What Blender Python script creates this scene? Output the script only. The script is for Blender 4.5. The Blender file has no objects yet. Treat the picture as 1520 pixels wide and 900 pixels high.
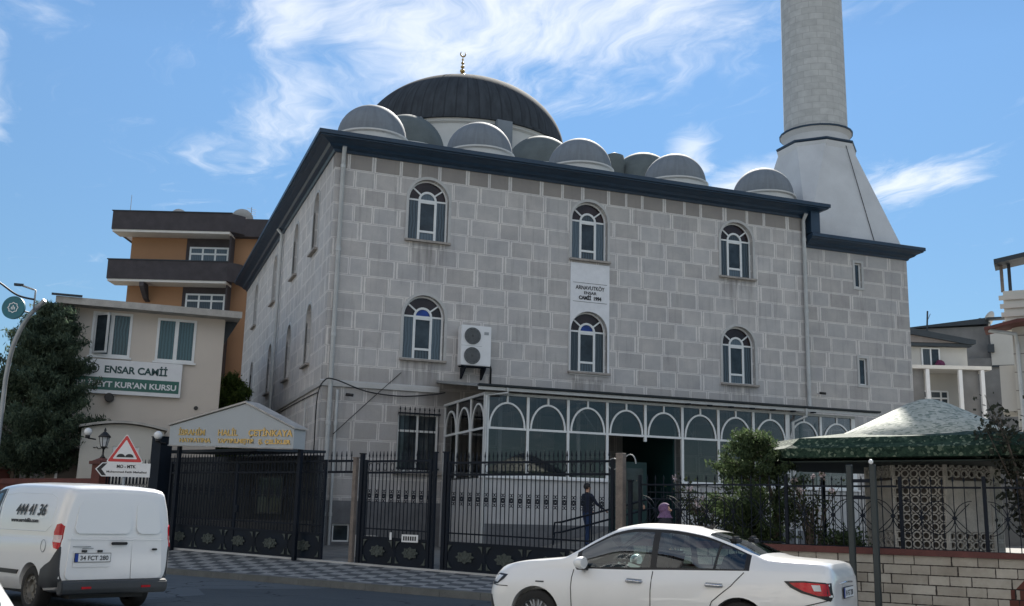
import bpy, bmesh, math, random
from mathutils import Vector, Matrix
R = math.radians
random.seed(7)
sc = bpy.context.scene
col = sc.collection

# ------------------------------------------------------------------ materials
def lin(c):
    return tuple(((v/12.92) if v <= .04045 else ((v+.055)/1.055)**2.4) for v in c)
class N:
    """tiny node-tree helper"""
    def __init__(s, name):
        s.m = bpy.data.materials.new(name); s.m.use_nodes = True
        s.t = s.m.node_tree; s.n = s.t.nodes; s.b = s.n['Principled BSDF']; s.out = s.n['Material Output']
    def new(s, typ, **kw):
        x = s.n.new(typ)
        for k, v in kw.items(): setattr(x, k, v)
        return x
    def link(s, a, b): s.t.links.new(a, b)
    def put(s, sock, v):
        if isinstance(v, bpy.types.NodeSocket): s.link(v, sock)
        else: sock.default_value = v
    def math(s, op, a, b=0.0, c=None):
        x = s.new('ShaderNodeMath', operation=op)
        s.put(x.inputs[0], a); s.put(x.inputs[1], b)
        if c is not None: s.put(x.inputs[2], c)
        return x.outputs[0]
    def uv(s):
        t = s.new('ShaderNodeTexCoord'); return t.outputs['UV']
    def objc(s):
        t = s.new('ShaderNodeTexCoord'); return t.outputs['Object']
    def sep(s, v):
        x = s.new('ShaderNodeSeparateXYZ'); s.link(v, x.inputs[0]); return x.outputs
    def comb(s, a, b, c=0.0):
        x = s.new('ShaderNodeCombineXYZ')
        s.put(x.inputs[0], a); s.put(x.inputs[1], b); s.put(x.inputs[2], c); return x.outputs[0]
    def noise(s, vec, scale, detail=4, rough=.55, dist=0.0):
        x = s.new('ShaderNodeTexNoise'); s.link(vec, x.inputs['Vector'])
        x.inputs['Scale'].default_value = scale; x.inputs['Detail'].default_value = detail
        x.inputs['Roughness'].default_value = rough; x.inputs['Distortion'].default_value = dist
        return x.outputs['Fac']
    def white(s, v):
        x = s.new('ShaderNodeTexWhiteNoise', noise_dimensions='3D'); s.link(v, x.inputs['Vector']); return x.outputs['Value']
    def ramp(s, fac, stops):
        x = s.new('ShaderNodeValToRGB'); s.link(fac, x.inputs[0]); e = x.color_ramp.elements
        e[0].position, e[0].color = stops[0][0], (*stops[0][1], 1) if len(stops[0][1]) == 3 else stops[0][1]
        e[1].position, e[1].color = stops[-1][0], (*stops[-1][1], 1)
        for p, c in stops[1:-1]:
            q = e.new(p); q.color = (*c, 1)
        return x.outputs[0]
    def mix(s, fac, a, b, mode='MIX'):
        x = s.new('ShaderNodeMix', data_type='RGBA', blend_type=mode)
        s.put(x.inputs[0], fac)
        s.put(x.inputs[6], a if isinstance(a, bpy.types.NodeSocket) else (*a, 1))
        s.put(x.inputs[7], b if isinstance(b, bpy.types.NodeSocket) else (*b, 1))
        return x.outputs[2]
    def bump(s, h, strength=.3, dist=.02):
        x = s.new('ShaderNodeBump'); x.inputs['Strength'].default_value = strength
        x.inputs['Distance'].default_value = dist; s.link(h, x.inputs['Height'])
        s.link(x.outputs[0], s.b.inputs['Normal'])
    def fin(s, color, rough=.6, metal=0, spec=.5, coat=0):
        s.put(s.b.inputs['Base Color'], color if isinstance(color, bpy.types.NodeSocket) else (*color, 1))
        s.put(s.b.inputs['Roughness'], rough); s.b.inputs['Metallic'].default_value = metal
        s.b.inputs['Specular IOR Level'].default_value = spec
        s.b.inputs['Coat Weight'].default_value = coat
        s.b.inputs['Coat Roughness'].default_value = .04
        return s.m

def plain(name, c, rough=.6, metal=0, spec=.5, var=.12, scale=3.0, bump=0, coat=0, fine=40):
    """one colour with large and small scale soiling"""
    k = N(name); o = k.objc()
    a = k.noise(o, scale, 5, .6); b = k.noise(o, fine, 3)
    f = k.math('ADD', k.math('MULTIPLY', a, .65), k.math('MULTIPLY', b, .35))
    lo = tuple(v*(1-var*1.5) for v in c); hi = tuple(min(1, v*(1+var)) for v in c)
    cc = k.ramp(f, [(.3, lo), (.7, hi)])
    if bump: k.bump(b, bump, .01)
    rr = k.math('ADD', k.math('MULTIPLY', a, .2), rough-.1)
    return k.fin(cc, rr, metal, spec, coat)

def block_mat(name, bw, bh, v0, fill, fill2, line, gapc, dark_top=None, rnd=1.0, stretch=.2, stains=()):
    """stone panels painted with pale double joints; uv is in metres"""
    k = N(name); u, v, _ = k.sep(k.uv())
    vv = k.math('DIVIDE', k.math('SUBTRACT', v0, v), bh)
    row = k.math('FLOOR', vv); fv = k.math('FRACT', vv)
    r1 = k.white(k.comb(row, 3.3, 0))
    sn = k.math('SINE', k.math('ADD', k.math('MULTIPLY', u, 2.3), k.math('MULTIPLY', r1, 20)))
    sn2 = k.math('SINE', k.math('ADD', k.math('MULTIPLY', u, .71), k.math('MULTIPLY', row, 2.4)))
    uu = k.math('ADD', u, k.math('MULTIPLY', r1, bw*3*rnd))
    uu = k.math('ADD', uu, k.math('MULTIPLY', sn, stretch*bw))
    uu = k.math('ADD', uu, k.math('MULTIPLY', sn2, stretch*bw*1.3))
    uu = k.math('DIVIDE', uu, bw)
    cell = k.math('FLOOR', uu); fu = k.math('FRACT', uu)
    eu = k.math('MULTIPLY', k.math('MINIMUM', fu, k.math('SUBTRACT', 1.0, fu)), bw)
    ev = k.math('MULTIPLY', k.math('MINIMUM', fv, k.math('SUBTRACT', 1.0, fv)), bh)
    wob = k.math('MULTIPLY', k.math('SUBTRACT', k.noise(k.uv(), 9, 3), .5), .03)
    e = k.math('ADD', k.math('MINIMUM', eu, k.math('MULTIPLY', ev, 1.6)), wob)
    def ss(x, a, b):
        m = k.new('ShaderNodeMapRange', interpolation_type='SMOOTHSTEP')
        k.link(x, m.inputs[0]); m.inputs[1].default_value = a; m.inputs[2].default_value = b
        return m.outputs[0]
    inner = ss(e, .056, .066); outer = ss(e, .014, .022)
    rb = k.white(k.comb(cell, row, 1.7))
    rb2 = k.white(k.comb(cell, row, 9.1))
    n1 = k.noise(k.uv(), 1.3, 5, .6); n2 = k.noise(k.uv(), 26, 4, .7); n3 = k.noise(k.comb(k.math('MULTIPLY', u, 6), k.math('MULTIPLY', v, .45)), 1, 4, .6)
    f = k.math('ADD', k.math('MULTIPLY', rb, .42), k.math('MULTIPLY', n1, .6))
    f = k.math('ADD', f, k.math('MULTIPLY', k.math('SUBTRACT', n2, .5), .9))
    cfill = k.ramp(f, [(.15, fill), (.85, fill2)])
    cfill = k.mix(k.math('MULTIPLY', rb2, .35), cfill, tuple(a*b for a, b in zip(fill2, (.93, 1.0, 1.06))))
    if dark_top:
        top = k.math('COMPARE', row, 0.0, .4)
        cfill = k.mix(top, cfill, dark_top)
    c = k.mix(inner, line, cfill)
    c = k.mix(outer, gapc, c)
    # rain streaks and grime, heavier near the top and on bands
    st = ss(n3, .52, .72)
    c = k.mix(k.math('MULTIPLY', st, .30), c, tuple(v*.55 for v in fill))
    for sx, sz in stains:           # run-off marks below the sills
        du = k.math('ABSOLUTE', k.math('SUBTRACT', u, sx)); m1 = ss(k.math('ADD', du, k.math('MULTIPLY', n3, .35)), 1.08, .70)
        dv = k.math('SUBTRACT', sz, v); m2 = k.math('MULTIPLY', ss(dv, 0.0, .05), ss(dv, 1.5, .1))
        c = k.mix(k.math('MULTIPLY', k.math('MULTIPLY', m1, m2), k.math('MULTIPLY', ss(n3, .36, .62), .6)), c, tuple(v*.5 for v in fill))
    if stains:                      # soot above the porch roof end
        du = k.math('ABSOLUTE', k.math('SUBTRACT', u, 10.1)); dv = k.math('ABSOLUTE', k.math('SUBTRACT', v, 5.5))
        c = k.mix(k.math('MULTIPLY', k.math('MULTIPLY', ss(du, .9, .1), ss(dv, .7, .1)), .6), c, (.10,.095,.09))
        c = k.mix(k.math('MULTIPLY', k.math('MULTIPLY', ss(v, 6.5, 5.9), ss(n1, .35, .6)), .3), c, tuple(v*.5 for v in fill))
    big = k.ramp(n1, [(.3, (.86, .86, .87)), (.7, (1.04, 1.03, 1.0))])
    c = k.mix(1.0, c, big, 'MULTIPLY')
    k.bump(k.math('ADD', k.math('MULTIPLY', inner, .8), k.math('MULTIPLY', n2, .9)), .5, .02)
    return k.fin(c, .82, 0, .25)

M = {}
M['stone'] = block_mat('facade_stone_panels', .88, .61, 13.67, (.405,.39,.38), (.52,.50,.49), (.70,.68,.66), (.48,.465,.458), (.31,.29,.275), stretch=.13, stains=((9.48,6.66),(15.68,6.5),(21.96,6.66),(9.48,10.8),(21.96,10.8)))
M['stone_side'] = block_mat('side_stone_panels', .9, .61, 13.67, (.47,.453,.442), (.59,.57,.555), (.70,.68,.66), (.57,.55,.535))
M['stone_wing'] = block_mat('wing_stone_panels', 1.12, .61, 12.55, (.365,.35,.342), (.48,.463,.453), (.66,.64,.62), (.46,.445,.435), stretch=.12)
M['cornice'] = plain('dark_blue_cornice_paint', (.012,.036,.070), .42, var=.2)
M['lead'] = plain('grey_dome_lead', (.22,.25,.28), .75, spec=.25, var=.14, scale=1.2)
M['lead_green'] = plain('green_grey_dome_lead', (.13,.15,.15), .75, spec=.25, var=.2, scale=1.2)
def domelead(name, c, ribs=20):
    k = N(name); o = k.objc(); x, y, z = k.sep(o)
    an = k.math('ARCTAN2', y, x); rib = k.math('FRACT', k.math('MULTIPLY', an, ribs/(2*math.pi)))
    e = k.math('LESS_THAN', k.math('ABSOLUTE', k.math('SUBTRACT', rib, .5)), .035)
    e2 = k.math('LESS_THAN', k.math('ABSOLUTE', k.math('SUBTRACT', k.math('FRACT', k.math('MULTIPLY', z, 1.9)), .5)), .02)
    e = k.math('MAXIMUM', e, e2)
    n = k.noise(o, 2.2, 6, .65); st = k.noise(k.comb(k.math('MULTIPLY', an, 7), k.math('MULTIPLY', z, .5)), 1.6, 5, .6)
    f = k.math('ADD', k.math('MULTIPLY', n, .5), k.math('MULTIPLY', st, .5))
    cc = k.ramp(f, [(.34, tuple(v*.82 for v in c)), (.66, tuple(v*1.12 for v in c))])
    cc = k.mix(k.math('MULTIPLY', e, .08), cc, tuple(v*.6 for v in c))
    k.bump(k.math('ADD', e, k.math('MULTIPLY', n, .5)), .4, .02)
    return k.fin(cc, .75, 0, .25)
M['dome_lead'] = domelead('small_dome_lead', (.20,.222,.245))
M['plaster'] = plain('white_dome_plaster', (.62,.62,.60), .8, var=.08, scale=1.5, bump=.15)
M['minaret_plaster'] = plain('minaret_plaster', (.58,.59,.60), .8, var=.12, scale=.7, bump=.15)
M['pvc'] = plain('white_window_frame', (.72,.74,.74), .4, var=.06)
M['iron'] = plain('dark_painted_iron', (.006,.010,.018), .6, var=.3, spec=.2)
M['iron_panel'] = plain('dark_sheet_iron', (.005,.010,.019), .55, var=.35, scale=1.5, spec=.2)
M['ornament'] = plain('aged_ornament_metal', (.07,.085,.08), .5, metal=.4, var=.3, scale=14)
M['steel'] = plain('galvanised_grey_steel', (.32,.34,.35), .5, metal=.4, var=.15)
M['pipe'] = plain('grey_white_drain_pipe', (.48,.50,.50), .55, var=.12)
M['marble'] = plain('pale_grey_marble', (.46,.46,.45), .5, var=.14, scale=1.1, bump=.05)
M['plaque'] = plain('white_marble_plaque', (.72,.73,.75), .5, var=.08)
M['door_green'] = plain('dark_green_door', (.006,.04,.04), .5, var=.15)
M['plinth'] = plain('dark_plinth_stone', (.14,.145,.155), .7, var=.25)
M['sill'] = plain('weathered_sill', (.34,.31,.28), .8, var=.3, scale=6)
M['brown_post'] = plain('weathered_brown_post', (.20,.165,.14), .8, var=.3, scale=6)
M['concrete'] = plain('raw_concrete', (.25,.25,.25), .9, var=.2, bump=.2)
M['twin'] = plain('dark_green_grey_steel', (.022,.032,.034), .5, var=.2)
M['black'] = plain('black_plastic', (.012,.012,.013), .5, var=.2)
M['rubber'] = plain('black_rubber', (.018,.018,.018), .85, var=.3)
M['white_paint'] = plain('white_sign_paint', (.72,.73,.74), .4, var=.05)
M['red_paint'] = plain('red_sign_paint', (.55,.03,.035), .4, var=.1)
M['green_sign'] = plain('green_sign_panel', (.012,.11,.085), .4, var=.1)
M['teal'] = plain('teal_disc_paint', (.008,.13,.17), .4, var=.1)
M['ink'] = plain('black_lettering', (.008,.010,.014), .5, var=.1)
M['green_ink'] = plain('dark_green_lettering', (.004,.05,.05), .5, var=.1)
M['gold'] = plain('gold_lettering', (.46,.33,.14), .35, metal=1, var=.2, scale=8)
M['canopy_panel'] = plain('pale_grey_cladding', (.36,.39,.41), .4, var=.06, scale=.8)
M['roof_edge'] = plain('eave_board', (.42,.40,.37), .7, var=.2)
M['cream'] = plain('cream_render', (.60,.54,.475), .85, var=.06, scale=.6, bump=.2)
M['cream_light'] = plain('light_cream_render', (.56,.54,.49), .85, var=.07, scale=.8, bump=.2)
M['orange'] = plain('ochre_orange_render', (.37,.205,.11), .85, var=.08, scale=.5, bump=.2)
M['brown_parapet'] = plain('dark_brown_parapet_render', (.062,.055,.06), .9, var=.25, scale=2, bump=.4)
M['soffit'] = plain('white_soffit', (.66,.64,.60), .8, var=.06)
M['rust_brick'] = plain('red_brown_wall', (.13,.042,.032), .85, var=.3, scale=3, bump=.2)
M['coping'] = plain('red_brown_coping', (.13,.045,.038), .8, var=.3, scale=3, bump=.15)
M['trunk'] = plain('tree_bark', (.10,.08,.065), .95, var=.35, scale=6, bump=.6)
M['dark_wall'] = plain('dark_passage_wall', (.035,.04,.045), .9, var=.2)  # near-black colour stands in for the deep shade behind the gate
M['grey_render'] = plain('grey_cement_render', (.20,.20,.20), .9, var=.25, scale=.9, bump=.3)
M['white_render'] = plain('off_white_render', (.50,.49,.46), .85, var=.08, scale=.6)
M['dark_roof'] = plain('dark_roof_sheet', (.025,.035,.045), .6, var=.2)
M['brownroof'] = plain('grey_brown_roof_sheet', (.19,.17,.16), .7, var=.15)
M['dish'] = plain('satellite_dish_grey', (.38,.38,.37), .5, var=.1)
M['chrome'] = plain('bright_chrome', (.62,.63,.65), .22, metal=1, var=.05)
M['alloy'] = plain('wheel_alloy', (.42,.43,.44), .35, metal=.85, var=.12)
M['rimsteel'] = plain('grey_steel_rim', (.20,.19,.17), .5, metal=.3, var=.2)
M['grey_plastic'] = plain('grey_bumper_plastic', (.045,.05,.056), .6, var=.15)
M['skin'] = plain('skin', (.50,.29,.20), .55, var=.06)
M['navy'] = plain('navy_cloth', (.012,.018,.04), .9, var=.2)
M['jeans'] = plain('blue_jeans', (.02,.045,.12), .9, var=.2)
M['darkcloth'] = plain('dark_coat_cloth', (.02,.02,.028), .9, var=.2)
M['scarf'] = plain('purple_patterned_scarf', (.15,.085,.17), .85, var=.4, scale=30)
M['hair'] = plain('dark_hair', (.02,.016,.014), .7, var=.2)
M['seat'] = plain('dark_seat_fabric', (.03,.032,.036), .9, var=.2)
M['lampglass'] = plain('white_globe_glass', (.75,.76,.76), .2, var=.04)
M['kerbstone'] = plain('kerb_concrete', (.13,.135,.13), .9, var=.2, bump=.3)
M['petal'] = plain('pale_rose_petals', (.75,.62,.62), .6, var=.1)
M['flowerpot'] = plain('purple_flowers', (.16,.03,.09), .8, var=.3)
M['parapet'] = plain('grey_marble_parapet', (.46,.46,.46), .6, var=.16, scale=1.3)

def carpaint(name, c):
    k = N(name); o = k.objc()
    x, y, z = k.sep(o)
    dirt = k.new('ShaderNodeMapRange'); k.link(z, dirt.inputs[0])
    dirt.inputs[1].default_value = .95; dirt.inputs[2].default_value = .15; dirt.inputs[3].default_value = 0; dirt.inputs[4].default_value = .55
    nn = k.noise(o, 3, 5, .65)
    f = k.math('MULTIPLY', dirt.outputs[0], nn)
    c2 = k.mix(f, c, tuple(v*.62 for v in (c[0], c[1]*.97, c[2]*.92)))
    return k.fin(c2, k.math('ADD', k.math('MULTIPLY', f, .5), .28), 0, .5, .8)
M['carwhite'] = carpaint('white_car_paint', (.80,.80,.79))
M['vanwhite'] = carpaint('white_van_paint', (.76,.77,.78))
def glassy(name, tint, alpha_mix, rough=.03):
    """thin glass: fresnel reflection over a tinted see-through pane"""
    k = N(name)
    tr = k.new('ShaderNodeBsdfTransparent'); tr.inputs[0].default_value = (*tint, 1)
    gl = k.new('ShaderNodeBsdfGlossy'); gl.inputs['Roughness'].default_value = rough
    gl.inputs[0].default_value = (.88,.90,.92,1)
    fr = k.new('ShaderNodeFresnel'); fr.inputs[0].default_value = 1.5
    f = k.math('ADD', k.math('MULTIPLY', fr.outputs[0], 1.0), alpha_mix)
    mx = k.new('ShaderNodeMixShader'); k.link(f, mx.inputs[0]); k.link(tr.outputs[0], mx.inputs[1]); k.link(gl.outputs[0], mx.inputs[2])
    k.link(mx.outputs[0], k.out.inputs[0]); return k.m
M['carglass'] = glassy('car_glass', (.60,.72,.70), .10)
M['porchglass'] = glassy('porch_glass', (.62,.62,.63), .01, .015)
def pane(name, c, rough=.08, curtain=False):
    k = N(name); o = k.uv()
    u, v, _ = k.sep(o)
    if curtain:
        w = k.math('SINE', k.math('MULTIPLY', k.math('ADD', u, k.math('MULTIPLY', k.noise(o, 2), .15)), 60))
        f = k.math('ADD', k.math('MULTIPLY', w, .25), .5)
        oi = k.new('ShaderNodeObjectInfo'); f = k.math('ADD', f, k.math('MULTIPLY', k.math('SUBTRACT', oi.outputs['Random'], .5), .8))
        cc = k.ramp(f, [(.1, tuple(x*.45 for x in c)), (.9, tuple(x*1.35 for x in c))])
    else:
        oi = k.new('ShaderNodeObjectInfo'); ov = k.new('ShaderNodeVectorMath', operation='ADD'); k.link(o, ov.inputs[0]); k.link(k.comb(k.math('MULTIPLY', oi.outputs['Random'], 30), 0), ov.inputs[1])
        cc = k.ramp(k.noise(ov.outputs[0], 1.7, 3), [(.3, tuple(x*.45 for x in c)), (.72, tuple(x*2.2 for x in c))])
    m = k.fin(cc, rough, 0, .35, .12)
    k.b.inputs['Coat Roughness'].default_value = .02
    return m
M['pane_dark'] = pane('dark_window_glass', (.022,.03,.036))
M['pane_blue'] = pane('grey_blue_curtained_glass', (.075,.105,.13), .3, True)
M['pane_brown'] = pane('brown_fanlight_glass', (.016,.009,.010), .25)
M['pane_cobalt'] = pane('cobalt_fanlight_glass', (.01,.03,.16))
M['pane_teal'] = pane('teal_curtained_glass', (.045,.095,.11), .25, True)
M['tail_red'] = pane('red_lamp_lens', (.30,.006,.012), .12)
M['lamp_clear'] = pane('clear_lamp_lens', (.42,.43,.44), .1)
M['lamp_amber'] = pane('amber_lamp_lens', (.5,.14,.02), .1)
M['lamp_pink'] = pane('pale_lamp_lens', (.5,.40,.40), .1)

def ribbed(name, c, weather):
    k = N(name); o = k.objc(); x, y, z = k.sep(o)
    an = k.math('ARCTAN2', y, x)
    rib = k.math('FRACT', k.math('MULTIPLY', an, 60/(2*math.pi)))
    edge = k.math('LESS_THAN', k.math('ABSOLUTE', k.math('SUBTRACT', rib, .5)), .07)
    nn = k.noise(k.comb(k.math('MULTIPLY', an, 9), k.math('MULTIPLY', z, .4)), 2, 5, .6)
    base = k.ramp(nn, [(.3, tuple(v*.72 for v in c)), (.7, tuple(v*1.25 for v in c))])
    m2 = k.new('ShaderNodeMapRange'); k.link(k.math('ADD', z, k.math('MULTIPLY', nn, .9)), m2.inputs[0])
    m2.inputs[1].default_value = 2.95; m2.inputs[2].default_value = 4.3
    cc = k.mix(m2.outputs[0], base, weather)
    cc = k.mix(k.math('MULTIPLY', edge, .5), cc, tuple(v*.5 for v in c))
    k.bump(k.math('ADD', k.math('MULTIPLY', edge, 1.0), k.math('MULTIPLY', nn, .3)), .5, .03)
    return k.fin(cc, .9, .0, .05)
M['bigdome'] = ribbed('dark_ribbed_dome_lead', (.058,.066,.076), (.085,.078,.07))

def courses(name, c, cj, w, h, blend=.5):
    k = N(name); t = k.new('ShaderNodeTexBrick'); k.link(k.uv(), t.inputs['Vector'])
    t.inputs['Scale'].default_value = 1; t.inputs['Brick Width'].default_value = w; t.inputs['Row Height'].default_value = h
    t.inputs['Mortar Size'].default_value = .014; t.inputs['Mortar Smooth'].default_value = .3
    t.inputs['Color1'].default_value = (*c, 1); t.inputs['Color2'].default_value = (*[v*.86 for v in c], 1)
    t.inputs['Mortar'].default_value = (*cj, 1)
    n = k.noise(k.uv(), 3, 5)
    cc = k.mix(1.0, t.outputs[0], k.ramp(n, [(.3, (.85,.85,.85)), (.7, (1.05,1.05,1.04))]), 'MULTIPLY')
    k.bump(k.math('SUBTRACT', 1.0, t.outputs['Fac']), .4, .015)
    return k.fin(cc, .8, 0, .3)
M['shaft'] = courses('minaret_stone_courses', (.56,.565,.555), (.42,.42,.415), .62, .30)
M['roughplaster'] = courses('coursed_grey_wall', (.33,.32,.30), (.26,.25,.24), 1.2, .5)

def brickwall():
    """cream split-face blocks, dark joints; each block with its own tone"""
    k = N('cream_block_garden_wall'); u, v, _ = k.sep(k.uv())
    bh, bw = .172, .46
    row = k.math('FLOOR', k.math('DIVIDE', v, bh)); fv = k.math('FRACT', k.math('DIVIDE', v, bh))
    r1 = k.white(k.comb(row, 5.1, 0))
    uu = k.math('ADD', k.math('ADD', u, k.math('MULTIPLY', r1, .9)), k.math('MULTIPLY', k.math('SINE', k.math('ADD', k.math('MULTIPLY', u, 4.1), k.math('MULTIPLY', row, 1.9))), .1))
    uu = k.math('DIVIDE', uu, bw); cell = k.math('FLOOR', uu); fu = k.math('FRACT', uu)
    eu = k.math('MULTIPLY', k.math('MINIMUM', fu, k.math('SUBTRACT', 1.0, fu)), bw)
    ev = k.math('MULTIPLY', k.math('MINIMUM', fv, k.math('SUBTRACT', 1.0, fv)), bh)
    e = k.math('ADD', k.math('MINIMUM', eu, ev), k.math('MULTIPLY', k.math('SUBTRACT', k.noise(k.uv(), 16, 3), .5), .016))
    m = k.new('ShaderNodeMapRange', interpolation_type='SMOOTHSTEP'); k.link(e, m.inputs[0])
    m.inputs[1].default_value = .004; m.inputs[2].default_value = .013
    rb = k.white(k.comb(cell, row, 2))
    n = k.noise(k.uv(), 14, 5, .7); nb = k.noise(k.uv(), 1.5, 4)
    f = k.math('ADD', k.math('MULTIPLY', rb, .5), k.math('MULTIPLY', n, .5))
    c = k.ramp(f, [(.1, (.30,.27,.225)), (.9, (.56,.52,.45))])
    # red bricks toward the far right end
    red = k.math('GREATER_THAN', k.math('ADD', u, k.math('MULTIPLY', rb, .25)), k.math('ADD', 22.75, k.math('MULTIPLY', k.math('MAXIMUM', k.math('SUBTRACT', v, .52), 0.0), .9)))
    c = k.mix(red, c, (.12,.042,.032))
    c = k.mix(m.outputs[0], (.035,.028,.026), c)
    dirt = k.ramp(nb, [(.35, (.78,.76,.74)), (.65, (1.05,1.05,1.05))])
    c = k.mix(1.0, c, dirt, 'MULTIPLY')
    k.bump(k.math('ADD', m.outputs[0], k.math('MULTIPLY', n, .6)), .6, .02)
    return k.fin(c, .85, 0, .3)
M['blockwall'] = brickwall()

def asphalt():
    k = N('worn_asphalt'); o = k.objc()
    n = k.noise(o, 120, 3, .8); b = k.noise(o, .35, 5, .6)
    x, y, z = k.sep(o)
    tr = k.noise(k.comb(k.math('ADD', k.math('MULTIPLY', x, 1.7), k.math('MULTIPLY', y, 1.08)), k.math('MULTIPLY', k.math('SUBTRACT', y, x), .06)), 1.0, 3)
    f = k.math('ADD', k.math('ADD', k.math('MULTIPLY', n, .35), k.math('MULTIPLY', b, .35)), k.math('MULTIPLY', tr, .3))
    c = k.ramp(f, [(.36, (.088,.101,.112)), (.62, (.130,.146,.158))])
    vo = k.new('ShaderNodeTexVoronoi', feature='DISTANCE_TO_EDGE'); vo.inputs['Scale'].default_value = .42
    wv_ = k.new('ShaderNodeVectorMath', operation='ADD'); nz = k.new('ShaderNodeTexNoise'); nz.inputs['Scale'].default_value = 1.5; nz.inputs['Detail'].default_value = 6; k.link(o, nz.inputs['Vector'])
    k.link(o, wv_.inputs[0]); k.link(nz.outputs['Color'], wv_.inputs[1]); k.link(wv_.outputs[0], vo.inputs['Vector'])
    ck = k.math('MULTIPLY', k.math('LESS_THAN', vo.outputs['Distance'], .012), k.math('GREATER_THAN', b, .48))
    c = k.mix(k.math('MULTIPLY', ck, .7), c, (.018,.02,.022))
    vp_ = k.new('ShaderNodeTexVoronoi', distance='CHEBYCHEV'); vp_.inputs['Scale'].default_value = .16; k.link(o, vp_.inputs['Vector'])
    pr_ = k.sep(vp_.outputs['Color'])[0]
    c = k.mix(k.math('MULTIPLY', k.math('GREATER_THAN', pr_, .72), .45), c, (.035,.042,.048))
    k.bump(k.math('SUBTRACT', n, ck), .4, .01); return k.fin(c, .92, 0, .12)
M['asphalt'] = asphalt()
def paver():
    k = N('zigzag_sidewalk_pavers'); u, v, _ = k.sep(k.uv())
    # skewed light and dark lozenges
    p = .86
    a = k.math('FRACT', k.math('DIVIDE', k.math('ADD', u, k.math('MULTIPLY', v, .45)), p))
    b = k.math('FRACT', k.math('DIVIDE', v, p))
    s1 = k.math('GREATER_THAN', a, .5); s2 = k.math('GREATER_THAN', b, .5)
    chk = k.math('ABSOLUTE', k.math('SUBTRACT', s1, s2))
    t = k.new('ShaderNodeTexBrick'); k.link(k.uv(), t.inputs['Vector'])
    t.inputs['Scale'].default_value = 1; t.inputs['Brick Width'].default_value = .215; t.inputs['Row Height'].default_value = .1075
    t.inputs['Mortar Size'].default_value = .006
    n = k.noise(k.uv(), 2.2, 5, .6); n2 = k.noise(k.uv(), 50, 3)
    c = k.mix(chk, (.12,.125,.13), (.33,.33,.32))
    c = k.mix(k.math('MULTIPLY', t.outputs['Fac'], .6), c, (.06,.06,.06))
    c = k.mix(1.0, c, k.ramp(k.math('ADD', k.math('MULTIPLY', n, .7), k.math('MULTIPLY', n2, .3)), [(.3, (.75,.75,.75)), (.7, (1.1,1.1,1.08))]), 'MULTIPLY')
    k.bump(k.math('SUBTRACT', 1.0, t.outputs['Fac']), .3, .008)
    return k.fin(c, .92, 0, .12)
M['paver'] = paver()
M['earth'] = plain('dusty_ground', (.14,.125,.10), .95, var=.25, scale=.2, bump=.3)
M['yard'] = courses('courtyard_slabs', (.22,.215,.20), (.11,.11,.10), .6, .6)
def mosaic(name, dark, light, scale=26, thr=.5, mid=None):
    k = N(name); o = k.objc()
    vo = k.new('ShaderNodeTexVoronoi'); vo.inputs['Scale'].default_value = scale; k.link(o, vo.inputs['Vector'])
    r = k.sep(vo.outputs['Color'])[0]
    c = k.ramp(r, [(0, dark), (thr, tuple((a+b)/2 for a, b in zip(dark, light)) if mid is None else mid), (1, light)])
    k.bump(vo.outputs['Distance'], .4, .01)
    return k.fin(c, .8, 0, .15)
M['green_mosaic'] = mosaic('green_broken_tile_mosaic', (.012,.028,.020), (.17,.21,.15), 20, .80, (.030,.058,.040))
M['roof_mosaic'] = mosaic('white_tile_chip_roof', (.18,.22,.19), (.50,.51,.45), 15, .35, (.37,.39,.34))
M['soffit_green'] = plain('dark_green_soffit', (.018,.03,.026), .8, var=.2)
M['latticestone'] = plain('pale_lattice_stone', (.50,.48,.44), .8, var=.2, scale=5, bump=.2)
M['fountain_wall'] = plain('grey_fountain_stone', (.12,.11,.10), .8, var=.15, scale=2)
def leafmat(name, lo, hi):
    k = N(name); o = k.objc()
    g = k.new('ShaderNodeNewGeometry')
    f = k.math('ADD', k.math('MULTIPLY', g.outputs['Random Per Island'], .6), k.math('MULTIPLY', k.noise(o, 1.6, 3), .5))
    c = k.ramp(f, [(.15, lo), (.9, hi)])
    k.b.inputs['Subsurface Weight'].default_value = 0
    m = k.fin(c, .65, 0, .3)
    tl = k.new('ShaderNodeBsdfTranslucent'); k.link(c, tl.inputs[0])
    mx = k.new('ShaderNodeMixShader'); mx.inputs[0].default_value = .45
    k.link(k.b.outputs[0], mx.inputs[1]); k.link(tl.outputs[0], mx.inputs[2]); k.link(mx.outputs[0], k.out.inputs[0])
    return m
M['needles'] = leafmat('dark_conifer_needles', (.026,.050,.038), (.13,.175,.11))
M['needles2'] = leafmat('green_conifer_needles', (.022,.042,.02), (.10,.14,.06))
M['leaves'] = leafmat('bright_shrub_leaves', (.05,.09,.02), (.16,.22,.05))
M['roseleaf'] = leafmat('rose_leaves', (.03,.045,.02), (.10,.12,.05))
M['darkleaf'] = leafmat('dark_broad_leaves', (.02,.022,.016), (.07,.075,.05))

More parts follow.
